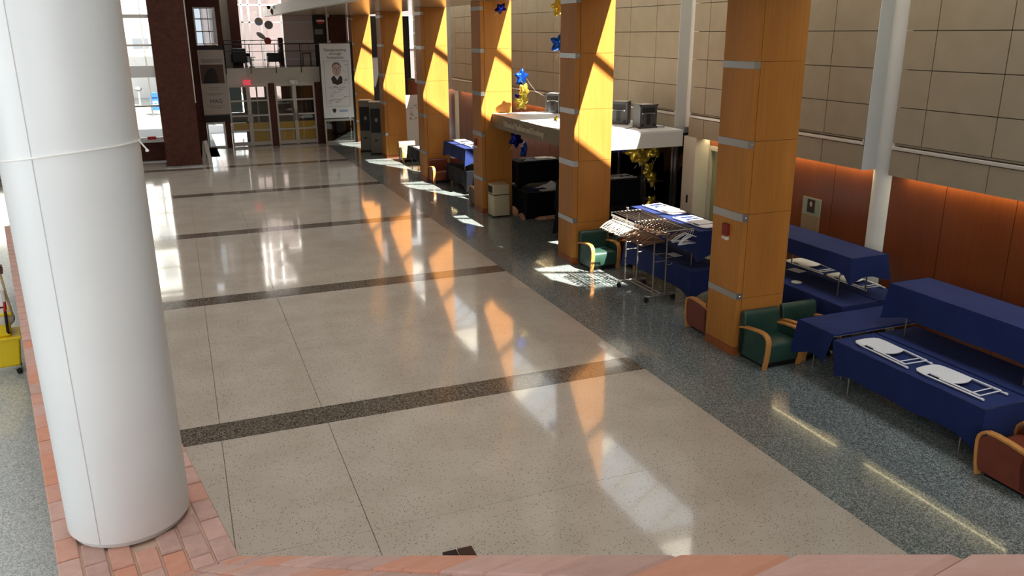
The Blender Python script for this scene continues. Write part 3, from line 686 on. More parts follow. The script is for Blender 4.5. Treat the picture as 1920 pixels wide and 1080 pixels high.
# ================================================================== WHITE FOLDING CHAIRS (folded flat)
def make_folding_chair():
    t = thing('folding_chair', '', 'chair'); r = .011
    # lying flat, feet at y=0, head at y=1, z=0 is the resting plane
    head = [(-.2, 0, .014), (-.205, .5, .016), (-.215, .82, .018), (-.20, .93, .018), (-.15, .985, .018), (0, 1.0, .018), (.15, .985, .018), (.2, .93, .018), (.215, .82, .018), (.205, .5, .016), (.2, 0, .014)]
    MB().tube(head, r, 7).build('front_frame', 'white_plastic', t, 60)
    rear = [(-.178, .05, .036), (-.178, .42, .036), (-.178, .62, .032)]
    MB().tube(rear, r, 7).build('rear_leg', 'white_plastic', t, 60); MB().tube([(-x, y, z) for x, y, z in rear], r, 7).build('rear_leg', 'white_plastic', t, 60)
    MB().tube([(-.19, .18, .02), (.19, .18, .02)], .008, 6).build('crossbar', 'white_plastic', t, 60)
    MB().tube([(-.178, .055, .036), (.178, .055, .036)], .008, 6).build('crossbar', 'white_plastic', t, 60)
    st = [(-.175, .76), (-.17, .44)]+[(-.17+.34*i/8, .44-.055*math.sin(PI*i/8)) for i in range(1, 8)]+[(.17, .44), (.175, .76)]+[(.175-.35*i/8, .76+.03*math.sin(PI*i/8)) for i in range(1, 8)]
    MB().prism(st[::-1], 'z', .030, .052).build('seat', 'white_plastic', t, 30, bevel=.006)
    bk = [(-.195, .80), (.195, .80), (.205, .87), (.19, .94), (.13, .975), (0, .985), (-.13, .975), (-.19, .94), (-.205, .87)]
    MB().prism(bk, 'z', .012, .034).build('backrest', 'white_plastic', t, 30, bevel=.006)
    for x in (-.2, .2): MB().lathe([(.015, -.02), (.015, .02)], 8).build('foot_cap', 'white_plastic', t).matrix_local = Matrix.Translation((x, .0, .016)) @ Matrix.Rotation(PI/2, 4, 'X')
    return t
ch0 = make_folding_chair(); CH = [
 (8.55, 7.28, Z1+.006, -.05, 'white folded chair lying on the foreground table, nearer the green armchairs'),
 (8.60, 6.22, Z1+.006, .02, 'white folded chair lying on the foreground table, nearest the viewer'),
 (10.56, 11.12, Z1+.006, .02, 'white folded chair against the wood wall, the farther of two'),
 (10.54, 10.06, Z1+.006, -.02, 'white folded chair against the wood wall, the nearer of two'),
 (8.90, 14.62, Z2+.006, PI+.05, 'sunlit white folded chair on the raised table, farther from the nearest pillar'),
 (8.84, 13.36, Z2+.006, PI+.03, 'sunlit white folded chair on the raised table, touching the nearest pillar in view'),
 (8.85, 21.55, Z2+.006, -PI/2-.04, 'pale folded chair on the black table under the lettering'),
 (10.32, 17.95, Z2+.006, PI/2+.04, 'grey-looking folded chair on the raised black table below gold balloons'),
 (8.62, 24.75, Z2+.006, .0, 'pale folded chair on the raised blue table, nearer end, by brown armchairs'),
 (8.60, 25.72, Z2+.006, .0, 'pale folded chair on the raised blue table, farther end, by brown armchairs')]
for i, (x, y, z, a, lb) in enumerate(CH):
    o = ch0 if i == 0 else copy_tree(ch0); o.location = (x, y, z); o.rotation_euler = (0, 0, a); tag(o, lb, 'chair', 'white folding chairs lying on tables')

# papers, lid and sheets on tables
def sheet(name, label, cat, x, y, z, w, l, rz, m='paper', t=.004):
    o = MB().box(-w/2, w/2, -l/2, l/2, 0, t).build(name, m); o.location = (x, y, z); o.rotation_euler = (0, 0, rz); tag(o, label, cat); return o
sheet('paper_sheet', 'white sheet of paper beside the folded chairs by the wood wall', 'paper', 10.13, 11.52, Z1+.004, .2, .28, .15)
o = MB().lathe([(.085, 0), (.09, .004), (.09, .014), (.07, .018)], 24).build('round_lid', 'offwhite', None, 40); o.location = (9.62, 10.91, Z1+.003); tag(o, 'small round white lid on the shaded blue table', 'lid')
sheet('paper_sheet', 'grey sheet of paper on the low table beside the coat rack', 'paper', 8.68, 13.33, Z1+.004, .2, .28, .1)
sheet('paper_sheet', 'white paper lying on the black table between farther pillars', 'paper', 8.45, 30.6, Z1+.004, .45, .9, .05)
def crumple(name, label, x, y, z, w, l, h, seed, m='paper'):
    rnd = random.Random(seed); ph = [rnd.uniform(0, 6) for _ in range(6)]
    def fn(u, v):
        e = max(0, 1-((2*u-1)**4+(2*v-1)**4)); hh = h*e*(.45+.3*math.sin(7*u+ph[0]+3*v)+.25*math.sin(11*v+ph[1]-4*u)+.12*math.sin(19*u+ph[2]))
        return (w*(u-.5)*(1+.1*math.sin(9*v+ph[3])), l*(v-.5)*(1+.1*math.sin(8*u+ph[4])), max(.002, hh)+.002)
    o = MB().grid(fn, 22, 18).build(name, m, None, 50, solid=.003); o.location = (x, y, z); tag(o, label, 'sheet'); return o
crumple('crumpled_sheet', 'crumpled white plastic sheet on the black table behind the litter bin', 9.42, 20.98, Z1+.004, .85, .40, .16, 3)
crumple('crumpled_sheet', 'second small white sheet beside the crumpled sheet near the pillar', 10.10, 21.0, Z1+.004, .35, .34, .10, 5)
sheet('folded_cloth', 'folded lilac-blue cloth beside the crumpled sheet', 'cloth', 8.98, 20.86, Z1+.002, .45, .32, .3, 'cloth_navy', .03)
sheet('flat_carton', 'flat pale carton with dark cut-outs on the black table edge', 'carton', 9.35, 20.62, Z1+.002, .7, .2, .06, 'offwhite', .02)

# ================================================================== ARMCHAIRS
def make_armchair(lm, wood='arm_wood'):
    t = thing('armchair', '', 'armchair')
    arc = [(.075, 0), (.045, .14), (.025, .30), (.02, .42), (.035, .49), (.075, .54), (.14, .57), (.24, .577), (.42, .562), (.60, .535), (.72, .505)]
    th = .032
    inner = []
    for i, (y, z) in enumerate(arc):
        a = arc[max(0, i-1)]; b = arc[min(len(arc)-1, i+1)]; tx, tz = b[0]-a[0], b[1]-a[1]; l = math.hypot(tx, tz)
        inner.append((y+tz/l*th, z-tx/l*th))
    poly = arc+inner[::-1]
    for sx in (-1, 1):
        x0, x1 = (.27, .355) if sx > 0 else (-.355, -.27)
        vs = []; n = len(arc); m = MB()
        for x in (x0, x1): vs += [(x, y, z) for y, z in arc]+[(x, y, z) for y, z in inner]
        fs = []
        for i in range(n-1):
            fs += [(i, i+1, 2*n+i+1, 2*n+i), (n+i+1, n+i, 3*n+i, 3*n+i+1), (i+1, i, n+i, n+i+1), (2*n+i, 2*n+i+1, 3*n+i+1, 3*n+i)]
        fs += [(0, 2*n, 3*n, n), (n-1, 2*n-1, 4*n-1, 3*n-1)]
        m.add(vs, fs).build('arm', wood, t, 45, bevel=.005)
        side = [(.115, .07), (.07, .14), (.062, .41), (.09, .47), (.15, .53), (.25, .54), (.6, .5), (.70, .475), (.70, .06)]
        xa, xb = (.285, .335) if sx > 0 else (-.335, -.285)
        MB().prism(side, 'x', xa, xb).build('side_panel', lm, t, 30)
    # seat cushion, rounded front
    prof = [(.07, .10), (.05, .16), (.05, .33), (.075, .385), (.13, .41), (.40, .40), (.62, .385), (.62, .10)]
    MB().prism(prof, 'x', -.275, .275).build('seat', lm, t, 50, bevel=.018, seg=3)
    bk = [(.56, .36), (.60, .60), (.605, .70), (.635, .75), (.68, .765), (.72, .745), (.735, .68), (.72, .06), (.60, .06)]
    MB().prism(bk, 'x', -.335, .335).build('backrest', lm, t, 50, bevel=.022, seg=3)
    B('plinth', 'black', t, -.27, .27, .14, .66, .0, .10)
    for x in (-.3, .3): MB().lathe([(.018, 0), (.018, .07)], 8, (x, .66, 0)).build('rear_foot', 'dark_metal', t)
    return t
AP = {m: make_armchair(m) for m in ('leather_green', 'leather_brown', 'leather_olive', 'leather_tan')}
used = set()
def armchair(m, x, y, rz, label, sc=1.0):
    o = AP[m] if m not in used else copy_tree(AP[m]); used.add(m)
    o.location = (x, y, 0); o.rotation_euler = (0, 0, rz); tag(o, label, 'armchair', 'leather armchairs with wood arms')
armchair('leather_green', 8.13, 15.06, 0, 'green leather armchair before the second pillar, beside the coat rack')
armchair('leather_green', 8.09, 9.24, 0, 'green leather armchair before the nearest pillar, left of two')
armchair('leather_green', 8.86, 9.30, 0, 'green leather armchair half hidden behind the crosswise blue table, right of two')
armchair('leather_brown', 8.40, 5.975, PI, 'brown leather armchair at the bottom right corner')
armchair('leather_brown', 8.09, 11.49, PI, 'brown leather armchair peeking out behind the nearest pillar')
armchair('leather_brown', 8.08, 26.70, 0, 'brown leather armchair in sunlight, left of the far pair')
armchair('leather_brown', 8.92, 26.80, 0, 'brown leather armchair, right of the far pair, partly under a table')
armchair('leather_brown', 9.06, 14.86, 0, 'brown leather armchair in shadow behind the coat rack')
armchair('leather_olive', 8.10, 23.12, PI, 'olive leather armchair peeking out behind the third pillar')
armchair('leather_tan', 8.34, 31.85, 0, 'tan leather armchair beside the low black table between farther pillars')

# ================================================================== COAT RACK AND HANGERS
rk = thing('coat_rack', 'long rolling metal coat rack with a slatted top shelf full of hangers', 'coat rack', (8.06, 13.25, 0))
RT = 1.50
for i in range(9):
    x = -.32+.08*i
    MB().tube([(x, -.93, RT), (x, .90, RT)], .0095, 6).build('shelf_rod', 'rod_bronze', rk, 60)
for y in (-.94, -.02, .91): MB().tube([(-.345, y, RT-.012), (.345, y, RT-.012)], .013, 7).build('shelf_bar', 'aluminium', rk, 60)
for s in (-1, 1):
    MB().tube([(s*.34, -.95, RT-.05), (s*.34, .92, RT-.05)], .012, 7).build('hanging_rail', 'aluminium', rk, 60)
    for y in (-.94, -.02, .91): MB().tube([(s*.34, y, RT-.05), (s*.34, y, RT)], .008, 6).build('rail_bracket', 'steel', rk, 60)
for y in (-.42, .64):
    for x in (-.14, .13): MB().tube([(x, y, .11), (x, y, RT-.01)], .016, 8).build('post', 'steel', rk, 60)
    for z in (.78, .93): MB().tube([(-.14, y, z), (.13, y, z)], .009, 6).build('crossbar', 'steel', rk, 60)
    for z in (.70, .84):
        MB().tube([(.13, y, z), (.24, y, z), (.25, y, z+.03)], .006, 6).build('side_hook', 'steel', rk, 60)
    MB().tube([(-.20, y-.05, .13), (-.27, y-.05, .13), (-.30, y, .13), (-.27, y+.05, .13), (-.10, y+.05, .125), (.25, y+.05, .13), (.33, y+.03, .13), (.33, y-.03, .13), (.25, y-.05, .13)], .012, 7, True).build('base_loop', 'aluminium', rk, 60)
    for x in (-.27, .31):
        c = MB().lathe([(.045, -.016), (.05, -.01), (.05, .01), (.045, .016)], 16).build('caster', 'rubber', rk, 40); c.location = (x, y, .05); c.rotation_euler = (0, PI/2, .5)
        MB().box(-.018, .018, -.012, .012, .08, .12).build('caster_fork', 'dark_metal', rk).location = (x, y, 0)
for x in (-.06, .05): MB().tube([(x, -.42, .14), (x, .64, .14)], .014, 7).build('base_bar', 'steel', rk, 60)
MB().lathe([(.02, 0), (.025, .05), (.03, .06)], 8, (.02, .91, RT)).build('finial', 'aluminium', rk, 40)
def hanger_mesh(name, m, wood=True):
    b = MB(); r = .0045
    hook = [(0, 0, -.055)]+[(.022*math.sin(a), 0, -.022+.022*math.cos(a)+.012) for a in [PI*.95-PI*1.5*i/8 for i in range(9)]]
    b.tube(hook, .0025, 5)
    arms = [(-.215, 0, -.165), (-.12, 0, -.105), (0, 0, -.06), (.12, 0, -.105), (.215, 0, -.165)]
    b.tube(arms, [.005, .0075, .008, .0075, .005], 6)
    b.tube([(-.20, 0, -.162), (.20, 0, -.162)], .005, 5)
    me = b.mesh(name); me.materials.append(MATS[m])
    for p in me.polygons: p.use_smooth = True
    return me
HL = hanger_mesh('hanger', 'hanger_sunlit'); HM = hanger_mesh('hanger', 'hanger_wood'); HP = hanger_mesh('hanger', 'white_plastic')  # first mesh has sunlight put into its colour, a paler copy of the brown
def hangers(rail_x, y0, y1, n, me, label, group, tilt, drop=0.):
    for i in range(n):
        o = link('hanger', me); y = y0+(y1-y0)*i/(n-1)
        o.location = (8.06+rail_x, 13.25+y, RT-.05-.012+random.uniform(-.002, .002)); o.rotation_euler = (random.uniform(-.05, .05)+drop, random.uniform(-.06, .06), random.uniform(-tilt, tilt)); o.scale = (1.3, 1.15, 1.4); tag(o, label, 'hanger', group)
hangers(-.34, .03, .86, 19, HL, 'brown hanger coloured sunlit pale, packed on the far half of the rack', 'hangers on the far half of the rail', .12)
hangers(-.34, -.66, -.02, 17, HM, 'brown wooden hanger packed on the near half of the rack', 'hangers on the near half of the rail', .35)
hangers(.34, -.60, .70, 12, HM, 'dark wooden hanger on the back rail of the coat rack', 'hangers on the back rail', .25)
hangers(.34, -.90, -.66, 5, HP, 'thin white hanger at the near end of the back rail', 'white hangers on the back rail', .3)

# ================================================================== LITTER BIN
bn = thing('litter_bin', 'beige square litter bin with a side opening under the canopy edge', 'litter bin', (8.0, 21.21, 0))
MB().rbox(0, 0, .235, .225, 0, .04, .03).build('plinth', 'bin_dark', bn, 40)
MB().rbox(0, 0, .25, .24, .04, .61, .05).build('body', 'bin_beige', bn, 40, bevel=.008)
lid = MB().rbox(0, 0, .25, .24, .625, .90, .05).build('lid', 'bin_beige', bn, 40, bevel=.03, seg=3)
B('opening', 'bin_dark', lid, -.254, -.245, -.17, .17, .67, .86, .01)
MB().rbox(0, 0, .243, .233, .61, .625, .05).build('gap', 'bin_dark', bn, 40)

# ================================================================== LOUDSPEAKERS ON THE CANOPY
def speaker(x, y, rz, label, w=.46, d=.40, h=.53):
    t = thing('loudspeaker', label, 'loudspeaker', (x, y, 2.771), rz, 'loudspeakers on the canopy'); hx = w/2
    MB().prism([(-hx, 0), (hx, 0), (hx*.74, d), (-hx*.74, d)], 'z', 0, h).build('cabinet', 'charcoal', t, bevel=.006)
    B('horn_recess', 'speaker_black', t, -hx+.06, hx-.06, -.004, .0, h-.17, h-.06); MB().prism([(-hx+.06, -.004), (hx-.06, -.004), (0, -.05)], 'z', h-.2, h-.185).build('horn_lip', 'kiosk_grey', t)
    B('centre_slot', 'speaker_black', t, -.05, .05, -.006, .0, .08, .32)
    for sx in (-1, 1):
        p = MB().lathe([(.035, 0), (.035, .006)], 16).build('port', 'speaker_black', t); p.location = (sx*(hx-.07), 0, .07); p.rotation_euler = (PI/2, 0, 0)
        B('corner', 'speaker_black', t, sx*hx-.02, sx*hx+.02, -.01, .03, h-.03, h+.004); B('corner', 'speaker_black', t, sx*hx-.02, sx*hx+.02, -.01, .03, 0, .03)
        cl_ = MB().ellip((sx*(hx-.08), -.006, .33), .03, .012, .02, 10, 6).build('clamp', 'chrome', t, 40)
        s_ = B('side_handle', 'speaker_black', t, -.004, .004, .14, .26, .22, .34); s_.location = (sx*(hx-.032), 0, 0); s_.rotation_euler = (0, 0, sx*.15)
    B('top_cover', 'offwhite', t, -hx*.72, hx*.72, .02, d-.02, h, h+.006)
speaker(10.0, 16.72, 0.05, 'dark grey loudspeaker facing forward at the near canopy edge')
speaker(9.78, 17.75, -.85, 'dark grey loudspeaker turned sideways right of the second pillar')
speaker(9.52, 21.0, -.95, 'dark grey loudspeaker partly hidden left of the second pillar')
o = MB().tube([(9.95, 17.1, 2.776), (9.6, 16.9, 2.776), (9.2, 16.7, 2.776), (8.85, 16.55, 2.776)], .006, 5).build('speaker_cable', 'black', None, 60); tag(o, 'thin black cable running over the canopy from the speakers', 'cable')
o = MB().tube([(10.2, 17.15, 2.777), (10.32, 16.85, 2.777), (10.42, 16.7, 2.778), (10.5, 16.85, 2.778)], .012, 5).build('coiled_cable', 'black', None, 60); tag(o, 'short coil of black cable beside the near loudspeaker', 'cable')

# ================================================================== FOIL STAR BALLOONS
def star_mesh(name, m, R=.21):
    b = MB(); n = 40; rings = (.35, .7, .9, 1.0); vs = [(0, -R*.36, 0)]; fs = []
    def rad(a):
        t = (a/(2*PI)*5) % 1.0; t = abs(t-.5)*2      # 1 at tips
        return R*(.57+.43*t**1.15)
    for side in (-1, 1):
        base = len(vs)
        if side == 1: vs.append((0, R*.36, 0)); cidx = base; base += 1
        else: cidx = 0
        for q in rings:
            for k in range(n):
                a = 2*PI*k/n; r = rad(a)*q; puff = R*.36*math.sqrt(max(0, 1-q**2.2))
                vs.append((r*math.sin(a), side*puff, r*math.cos(a)))
        for k in range(n):
            f = (cidx, base+k, base+(k+1) % n); fs.append(f if side < 0 else f[::-1])
            for i in range(len(rings)-1):
                a, c = base+i*n, base+(i+1)*n; f = (a+k, c+k, c+(k+1) % n, a+(k+1) % n); fs.append(f if side < 0 else f[::-1])
    me = bpy.data.meshes.new(name); me.from_pydata(vs, [], fs); me.materials.append(MATS[m]); me.update()
    for p in me.polygons: p.use_smooth = True
    return me
SM = {c: star_mesh('star_balloon', 'foil_'+c) for c in ('blue', 'gold', 'navy')}
RIB = MB().tube([(0, 0, -.19), (.01, 0, -.24), (-.01, .01, -.30)], .004, 5).mesh('ribbon'); RIB.materials.append(MATS['ribbon'])
def star(c, x, y, z, s, label, rx=0, ry=0, rz=0, group='foil star balloons'):
    o = link('star_balloon', SM[c]); o.location = (x, y, z); o.rotation_euler = (rx, ry, rz); o.scale = (s, s, s); tag(o, label, 'balloon', group)
    link('ribbon', RIB, None, o)
star('blue', 8.60, 21.0, 3.76, 1.12, 'bright blue star balloon topping the stack on the canopy', .15, .05, .2)
star('navy', 8.62, 21.12, 3.64, .8, 'dark blue star balloon tucked just under the top blue star', .2, .5, -.3)
star('gold', 8.66, 20.95, 3.40, 1.1, 'gold star balloon in the middle of the canopy stack', -.1, .5, .5)
star('navy', 8.62, 21.1, 3.20, .95, 'dark blue star balloon behind the lowest gold star', 0, .2, 0)
star('gold', 8.56, 20.9, 3.11, 1.15, 'lowest gold star balloon of the canopy stack', .1, 0, .1)
star('gold', 7.92, 17.2, 5.42, 1.1, 'gold star balloon high up left of the second pillar', .1, -.2, .3)
star('blue', 7.95, 17.2, 4.66, 1.1, 'blue star balloon hanging below the high gold star', .1, .2, -.3)
star('navy', 8.14, 21.3, 5.50, .85, 'dark blue star balloon at the top edge before the third pillar', .7, .4, .3)
star('gold', 7.93, 17.3, 3.02, .38, 'tiny gold star balloon beside the second pillar at canopy height', .2, .3, .3)
star('navy', 8.24, 20.5, 2.17, 1.1, 'dark blue star balloon hanging below the canopy lettering', 0, .6, 0)
star('blue', 9.0, 21.8, 1.70, 1.15, 'shiny blue star balloon standing on the black table below the lettering', .1, .15, .9)
GOLD = [(9.95, 17.2, 2.16, 1.20, 'largest gold star balloon of the dark cluster, nearest the second pillar'), (10.18, 17.3, 1.98, 0.96, 'gold star balloon hanging just below the largest one in the dark cluster'),
        (10.2, 17.25, 2.12, 1.02, 'gold star balloon at the top middle of the dark cluster'), (10.42, 17.35, 2.10, 0.96, 'gold star balloon right of centre in the dark cluster'),
        (10.62, 17.3, 2.13, 0.84, 'gold star balloon at the right end of the dark cluster'), (10.4, 17.28, 1.70, 1.08, 'gold star balloon in the middle of the hanging tail'),
        (10.52, 17.3, 1.48, 1.08, 'lowest gold star balloon of the hanging tail'), (10.45, 17.2, .92, 0.96, 'gold star balloon drooping low above the raised blue table')]
for i, (x, y, z, s, lb) in enumerate(GOLD): star('gold', x, y, z, s, lb, random.uniform(-.4, .4), random.uniform(-.6, .6), random.uniform(-.7, .7))
o = MB().tube([(7.95, 17.2, 5.2), (7.96, 17.2, 4.2), (7.95, 17.21, 3.1)], .004, 5).build('balloon_string', 'ribbon', None, 60); tag(o, 'thin pale string under the high balloons by the second pillar', 'string')
o = MB().tube([(8.62, 21.0, 3.9), (8.8, 21.2, 3.75), (8.98, 21.3, 3.55), (9.15, 21.3, 3.35), (9.6, 21.2, 3.1)], .002, 4).build('balloon_string', 'ribbon', None, 60); tag(o, 'curling pale string trailing right of the balloon stack', 'string')

# ================================================================== PLAQUE, BANNERS, SIGNS
pq = thing('portrait_plaque', 'memorial plaque with a small dark portrait on the wood wall', 'plaque', (10.95, 12.2, 1.05))
B('board', 'plaque_tan', pq, -.03, 0, -.24, .24, 0, .5, .004); B('upper_board', 'plaque_green', pq, -.03, 0, -.24, .24, .5, .83, .004)
B('portrait', 'print_dark', pq, -.036, -.03, -.10, .10, .55, .80)
MB().ellip((-.037, .0, .71), .004, .035, .05).build('portrait_face', 'sketch_skin', pq, 40)
for i in range(5): B('text_line', 'print_grey', pq, -.034, -.03, -.17, .17-.03*(i % 2), .40-.06*i, .41-.06*i)

b1 = thing('left_banner', 'grey hanging banner lettered MAG with a dark photograph, left of the doors', 'banner', (1.56, 39.6, 1.14))
B('cloth_sheet', 'banner_grey', b1, -.54, .54, -.01, 0, .34, 3.10)
B('bottom_band', 'banner_dark', b1, -.54, .54, -.012, 0, 0, .30); B('fade_band', 'print_grey', b1, -.54, .54, -.011, 0, .30, .34); B('top_band', 'banner_dark', b1, -.54, .54, -.012, 0, 3.10, 3.28)
ph = B('photo', 'banner_photo', b1, -.5, .46, -.016, -.011, 1.68, 2.48)
MB().prism([(-.42, 1.68), (.22, 1.68), (.2, 2.0), (.1, 2.26), (0, 2.36), (-.18, 2.28), (-.34, 2.05)], 'y', -.02, -.0165).build('dark_figure', 'banner_dark', ph)
text_part('lettering', 'MAG', .24, 'print_dark', b1, (.02, -.013, .90), FACE_NEAR)
for z, w in ((2.66, .9), (2.58, .84)): B('text_line', 'print_grey', b1, -w/2, w/2, -.013, -.01, z, z+.035)
for z, w in ((1.50, .5), (1.42, .4), (1.22, .8), (1.17, .5), (.70, .8), (.62, .5)): B('text_line', 'print_grey', b1, -w/2, w/2, -.013, -.01, z, z+.02)

b2 = thing('portrait_banner', 'tall white banner with a sketched face and handwriting, right of the doors', 'banner', (6.88, 39.12, 1.15))
B('cloth_sheet', 'banner_white', b2, -.69, .69, -.012, 0, 0, 3.3)
for i, s in enumerate(('Destigmatizing', 'through', 'humanities')): text_part('lettering', s, .17, 'print_dark', b2, (.0, -.014, 3.03-.165*i), FACE_NEAR)
fr = .012
for q in ((-.55, .55, 2.55, 2.55+fr), (-.55, .55, .52, .52+fr), (-.55, -.55+fr, .52, 2.55), (.55-fr, .55, .52, 2.55)): B('printed_frame', 'print_grey', b2, q[0], q[1], -.015, -.012, q[2], q[3])
def ell(cx, cz, rx, rz, n=20): return [(cx+rx*math.cos(2*PI*i/n), cz+rz*math.sin(2*PI*i/n)) for i in range(n)]
sk = MB().prism(ell(.02, 2.18, .20, .30), 'y', -.0145, -.012).build('sketched_face', 'sketch_skin', b2)
MB().prism([(-.2, 2.2), (-.19, 2.36), (-.1, 2.47), (.02, 2.5), (.14, 2.46), (.22, 2.34), (.23, 2.2), (.18, 2.34), (.02, 2.42), (-.14, 2.34)], 'y', -.0165, -.0145).build('sketched_hair', 'sketch_hair', sk)
for x in (-.07, .11):
    MB().prism(ell(x, 2.22, .035, .016, 10), 'y', -.0165, -.0145).build('sketched_eye', 'print_dark', sk); B('sketched_brow', 'sketch_hair', sk, x-.05, x+.05, -.0165, -.0145, 2.265, 2.28)
B('sketched_nose', 'sketch_hair', sk, .0, .035, -.0165, -.0145, 2.08, 2.19); B('sketched_mouth', 'print_dark', sk, -.05, .08, -.0165, -.0145, 2.0, 2.015)
MB().prism([(-.26, 1.78), (-.12, 1.92), (.02, 1.70), (.16, 1.92), (.26, 1.80), (.24, 1.56), (.02, 1.48), (-.2, 1.56)], 'y', -.0155, -.012).build('sketched_collar', 'print_dark', b2)
rr = random.Random(4)
for i in range(46):
    x = rr.uniform(-.48, .3); z = rr.uniform(.62, 1.42); w = rr.uniform(.08, .25)
    if i < 12: x = rr.uniform(.28, .42); z = rr.uniform(1.5, 2.5); w = .1
    B('handwriting', 'print_dark' if i % 5 == 0 else 'print_grey', b2, x, min(x+w, .52), -.0145, -.012, z, z+.013)
MB().prism([(-.28, .42), (-.12, .42), (-.12, .30), (-.20, .22), (-.28, .30)], 'y', -.0145, -.012).build('shield_mark', 'print_dark', b2)
B('faded_stamp', 'print_blue', b2, .02, .42, -.0145, -.012, .27, .36)
for x in (-.72, .69): B('side_post', 'black', b2, x, x+.03, -.01, .03, -1.15, 3.33)
B('hanging_rod', 'steel', b2, -.7, .7, -.02, .01, 3.3, 3.33)

ex = thing('exit_sign', 'red illuminated exit sign above the left pair of doors', 'sign', (2.95, 39.45, 2.72))
B('plate', 'exit_red', ex, -.16, .16, -.02, .02, 0, .22); text_part('lettering', 'EXIT', .16, 'paper', ex, (0, -.022, .11), FACE_NEAR); MB().tube([(0, .02, .2), (.1, .15, .42), (.2, .2, .5)], .03, 6).build('bracket', 'offwhite', ex)
el = thing('emergency_light', 'white twin-lamp emergency light above the right pair of doors', 'lamp', (4.98, 39.5, 2.70))
B('case', 'lamp_white', el, -.18, .18, 0, .14, 0, .18, .01)
for x in (-.12, .12): MB().ellip((x, -.04, .07), .05, .05, .055, 10, 8).build('lamp_head', 'white_plastic', el, 40)
lg_ = thing('wall_logo', 'round red and white logo on the dark upper panel near the balcony', 'sign', (6.42, 39.76, 5.42))
MB().prism(ell(0, 0, .17, .12), 'y', -.02, .0).build('disc', 'red', lg_); B('bar', 'white_plastic', lg_, -.18, .18, -.024, -.02, -.01, .05)
tag(B('notice_plate', 'print_grey', None, 6.14, 6.5, 39.76, 39.78, 4.86, 5.08), 'small grey notice plate on the dark upper panel', 'sign')

# kiosks
def kiosk(x, y, rz, label, h=2.15):
    t = thing('kiosk_stand', label, 'kiosk', (x, y, 0), rz, 'kiosk stands')
    B('body', 'kiosk_grey', t, -.24, .24, -.18, .18, .06, h, .015); B('base', 'dark_metal', t, -.26, .26, -.2, .2, 0, .06); B('top_cap', 'kiosk_light', t, -.26, .26, -.2, .2, h, h+.04)
    B('screen', 'black', t, -.21, .21, -.19, -.18, h-1.25, h-.25); B('edge_trim', 'kiosk_light', t, .24, .255, -.19, .19, .06, h); B('card_slot', 'black', t, -.06, .06, -.185, -.18, .55, .62)
    MB().prism(ell(0, 0, .07, .09, 12), 'y', -.194, -.19).build('print_mark', 'print_grey', t).location = (.04, 0, h-.72)
kiosk(7.42, 35.75, -.5, 'grey kiosk with a black screen, the farther of two near the entrance'); kiosk(7.66, 34.75, -.5, 'grey kiosk with a side handle, the nearer of two beside the pillar')
pb = thing('poster_board', 'tall pale poster board with blue-grey sketches between two far pillars', 'board', (9.85, 35.6, 0))
B('board', 'banner_white', pb, -.75, .75, -.02, .02, .12, 2.33)
for x in (-.7, .66): B('foot', 'steel', pb, x, x+.04, -.25, .25, 0, .12)
rr = random.Random(9)
for i in range(40):
    x, z = rr.uniform(-.55, .5), rr.uniform(1.25, 1.9); B('sketch_mark', 'print_grey' if i % 3 else 'print_blue', pb, x, x+rr.uniform(.02, .14), -.023, -.02, z, z+rr.uniform(.01, .05))

tb = thing('floor_stand', 'pale narrow folding stand at the corner of the far brick pier', 'stand', (.80, 34.55, 0), -.5)
for q in (-1, 1):
    MB().prism([(q*.16, 0), (q*.13, 0), (q*.0, .92), (q*.03, .92)], 'y', -.12, .12).build('panel', 'canopy_white', tb)
MB().tube([(0, -.1, .92), (0, .1, .92)], .012, 6).build('hinge', 'steel', tb)

# ================================================================== BALCONY
rl = thing('balcony_railing', 'dark metal balcony railing above the entrance doors', 'railing', (2.14, 39.64, 3.2))
for x in (.0, 1.06, 2.15, 3.26): MB().tube([(x, 0, 0), (x, 0, 1.26)], .018, 7).build('post', 'dark_metal', rl, 60); 
for z, r in ((1.26, .022), (.95, .012), (.30, .010)): MB().tube([(-.02, 0, z), (4.1, 0, z)], r, 7).build('rail', 'dark_metal', rl, 60)
MB().tube([(0, .05, 1.42), (2.4, .05, 1.42)], .018, 7).build('upper_rail', 'dark_metal', rl, 60)
for x in (.02, .9, 1.6, 2.3): MB().tube([(x, .05, .3), (x, .05, 1.42)], .010, 6).build('baluster', 'dark_metal', rl, 60)
def lounge(x, y, rz, label):
    t = thing('lounge_chair', label, 'armchair', (x, y, 3.45), rz, 'dark armchairs on the balcony')
    MB().prism([(.0, .18), (.0, .40), (.06, .44), (.5, .42), (.55, .18)], 'x', -.27, .27).build('seat', 'black', t, 40, bevel=.03)
    MB().prism([(.46, .2), (.55, .75), (.62, .84), (.68, .78), (.62, .2)], 'x', -.30, .30).build('backrest', 'black', t, 40, bevel=.03)
    for s in (-1, 1): MB().prism([(.02, .2), (.02, .56), (.08, .6), (.55, .58), (.58, .2)], 'x', s*.29-.035, s*.29+.035).build('armrest', 'black', t, 40, bevel=.015)
    for a in (-.25, .25):
        for b in (.05, .58): MB().tube([(a, b, .2), (a*1.1, b+(.04 if b > .3 else -.03), 0)], .018, 6).build('leg', 'dark_metal', t)
lounge(2.80, 41.0, PI, 'dark armchair at the left end of the balcony'); lounge(3.28, 41.3, 1.2, 'dark armchair in the middle of the balcony'); lounge(4.12, 41.6, -PI/2, 'dark armchair on the right, seen from the side on the balcony')
sl_ = thing('bar_stool', 'dark metal stool standing alone on the balcony', 'stool', (5.85, 40.9, 3.45))
B('seat', 'dark_metal', sl_, -.2, .2, -.18, .18, .56, .60)
for a in (-.18, .18):
    for b in (-.15, .15): MB().tube([(a, b, .56), (a*1.1, b*1.1, 0)], .014, 6).build('leg', 'dark_metal', sl_)
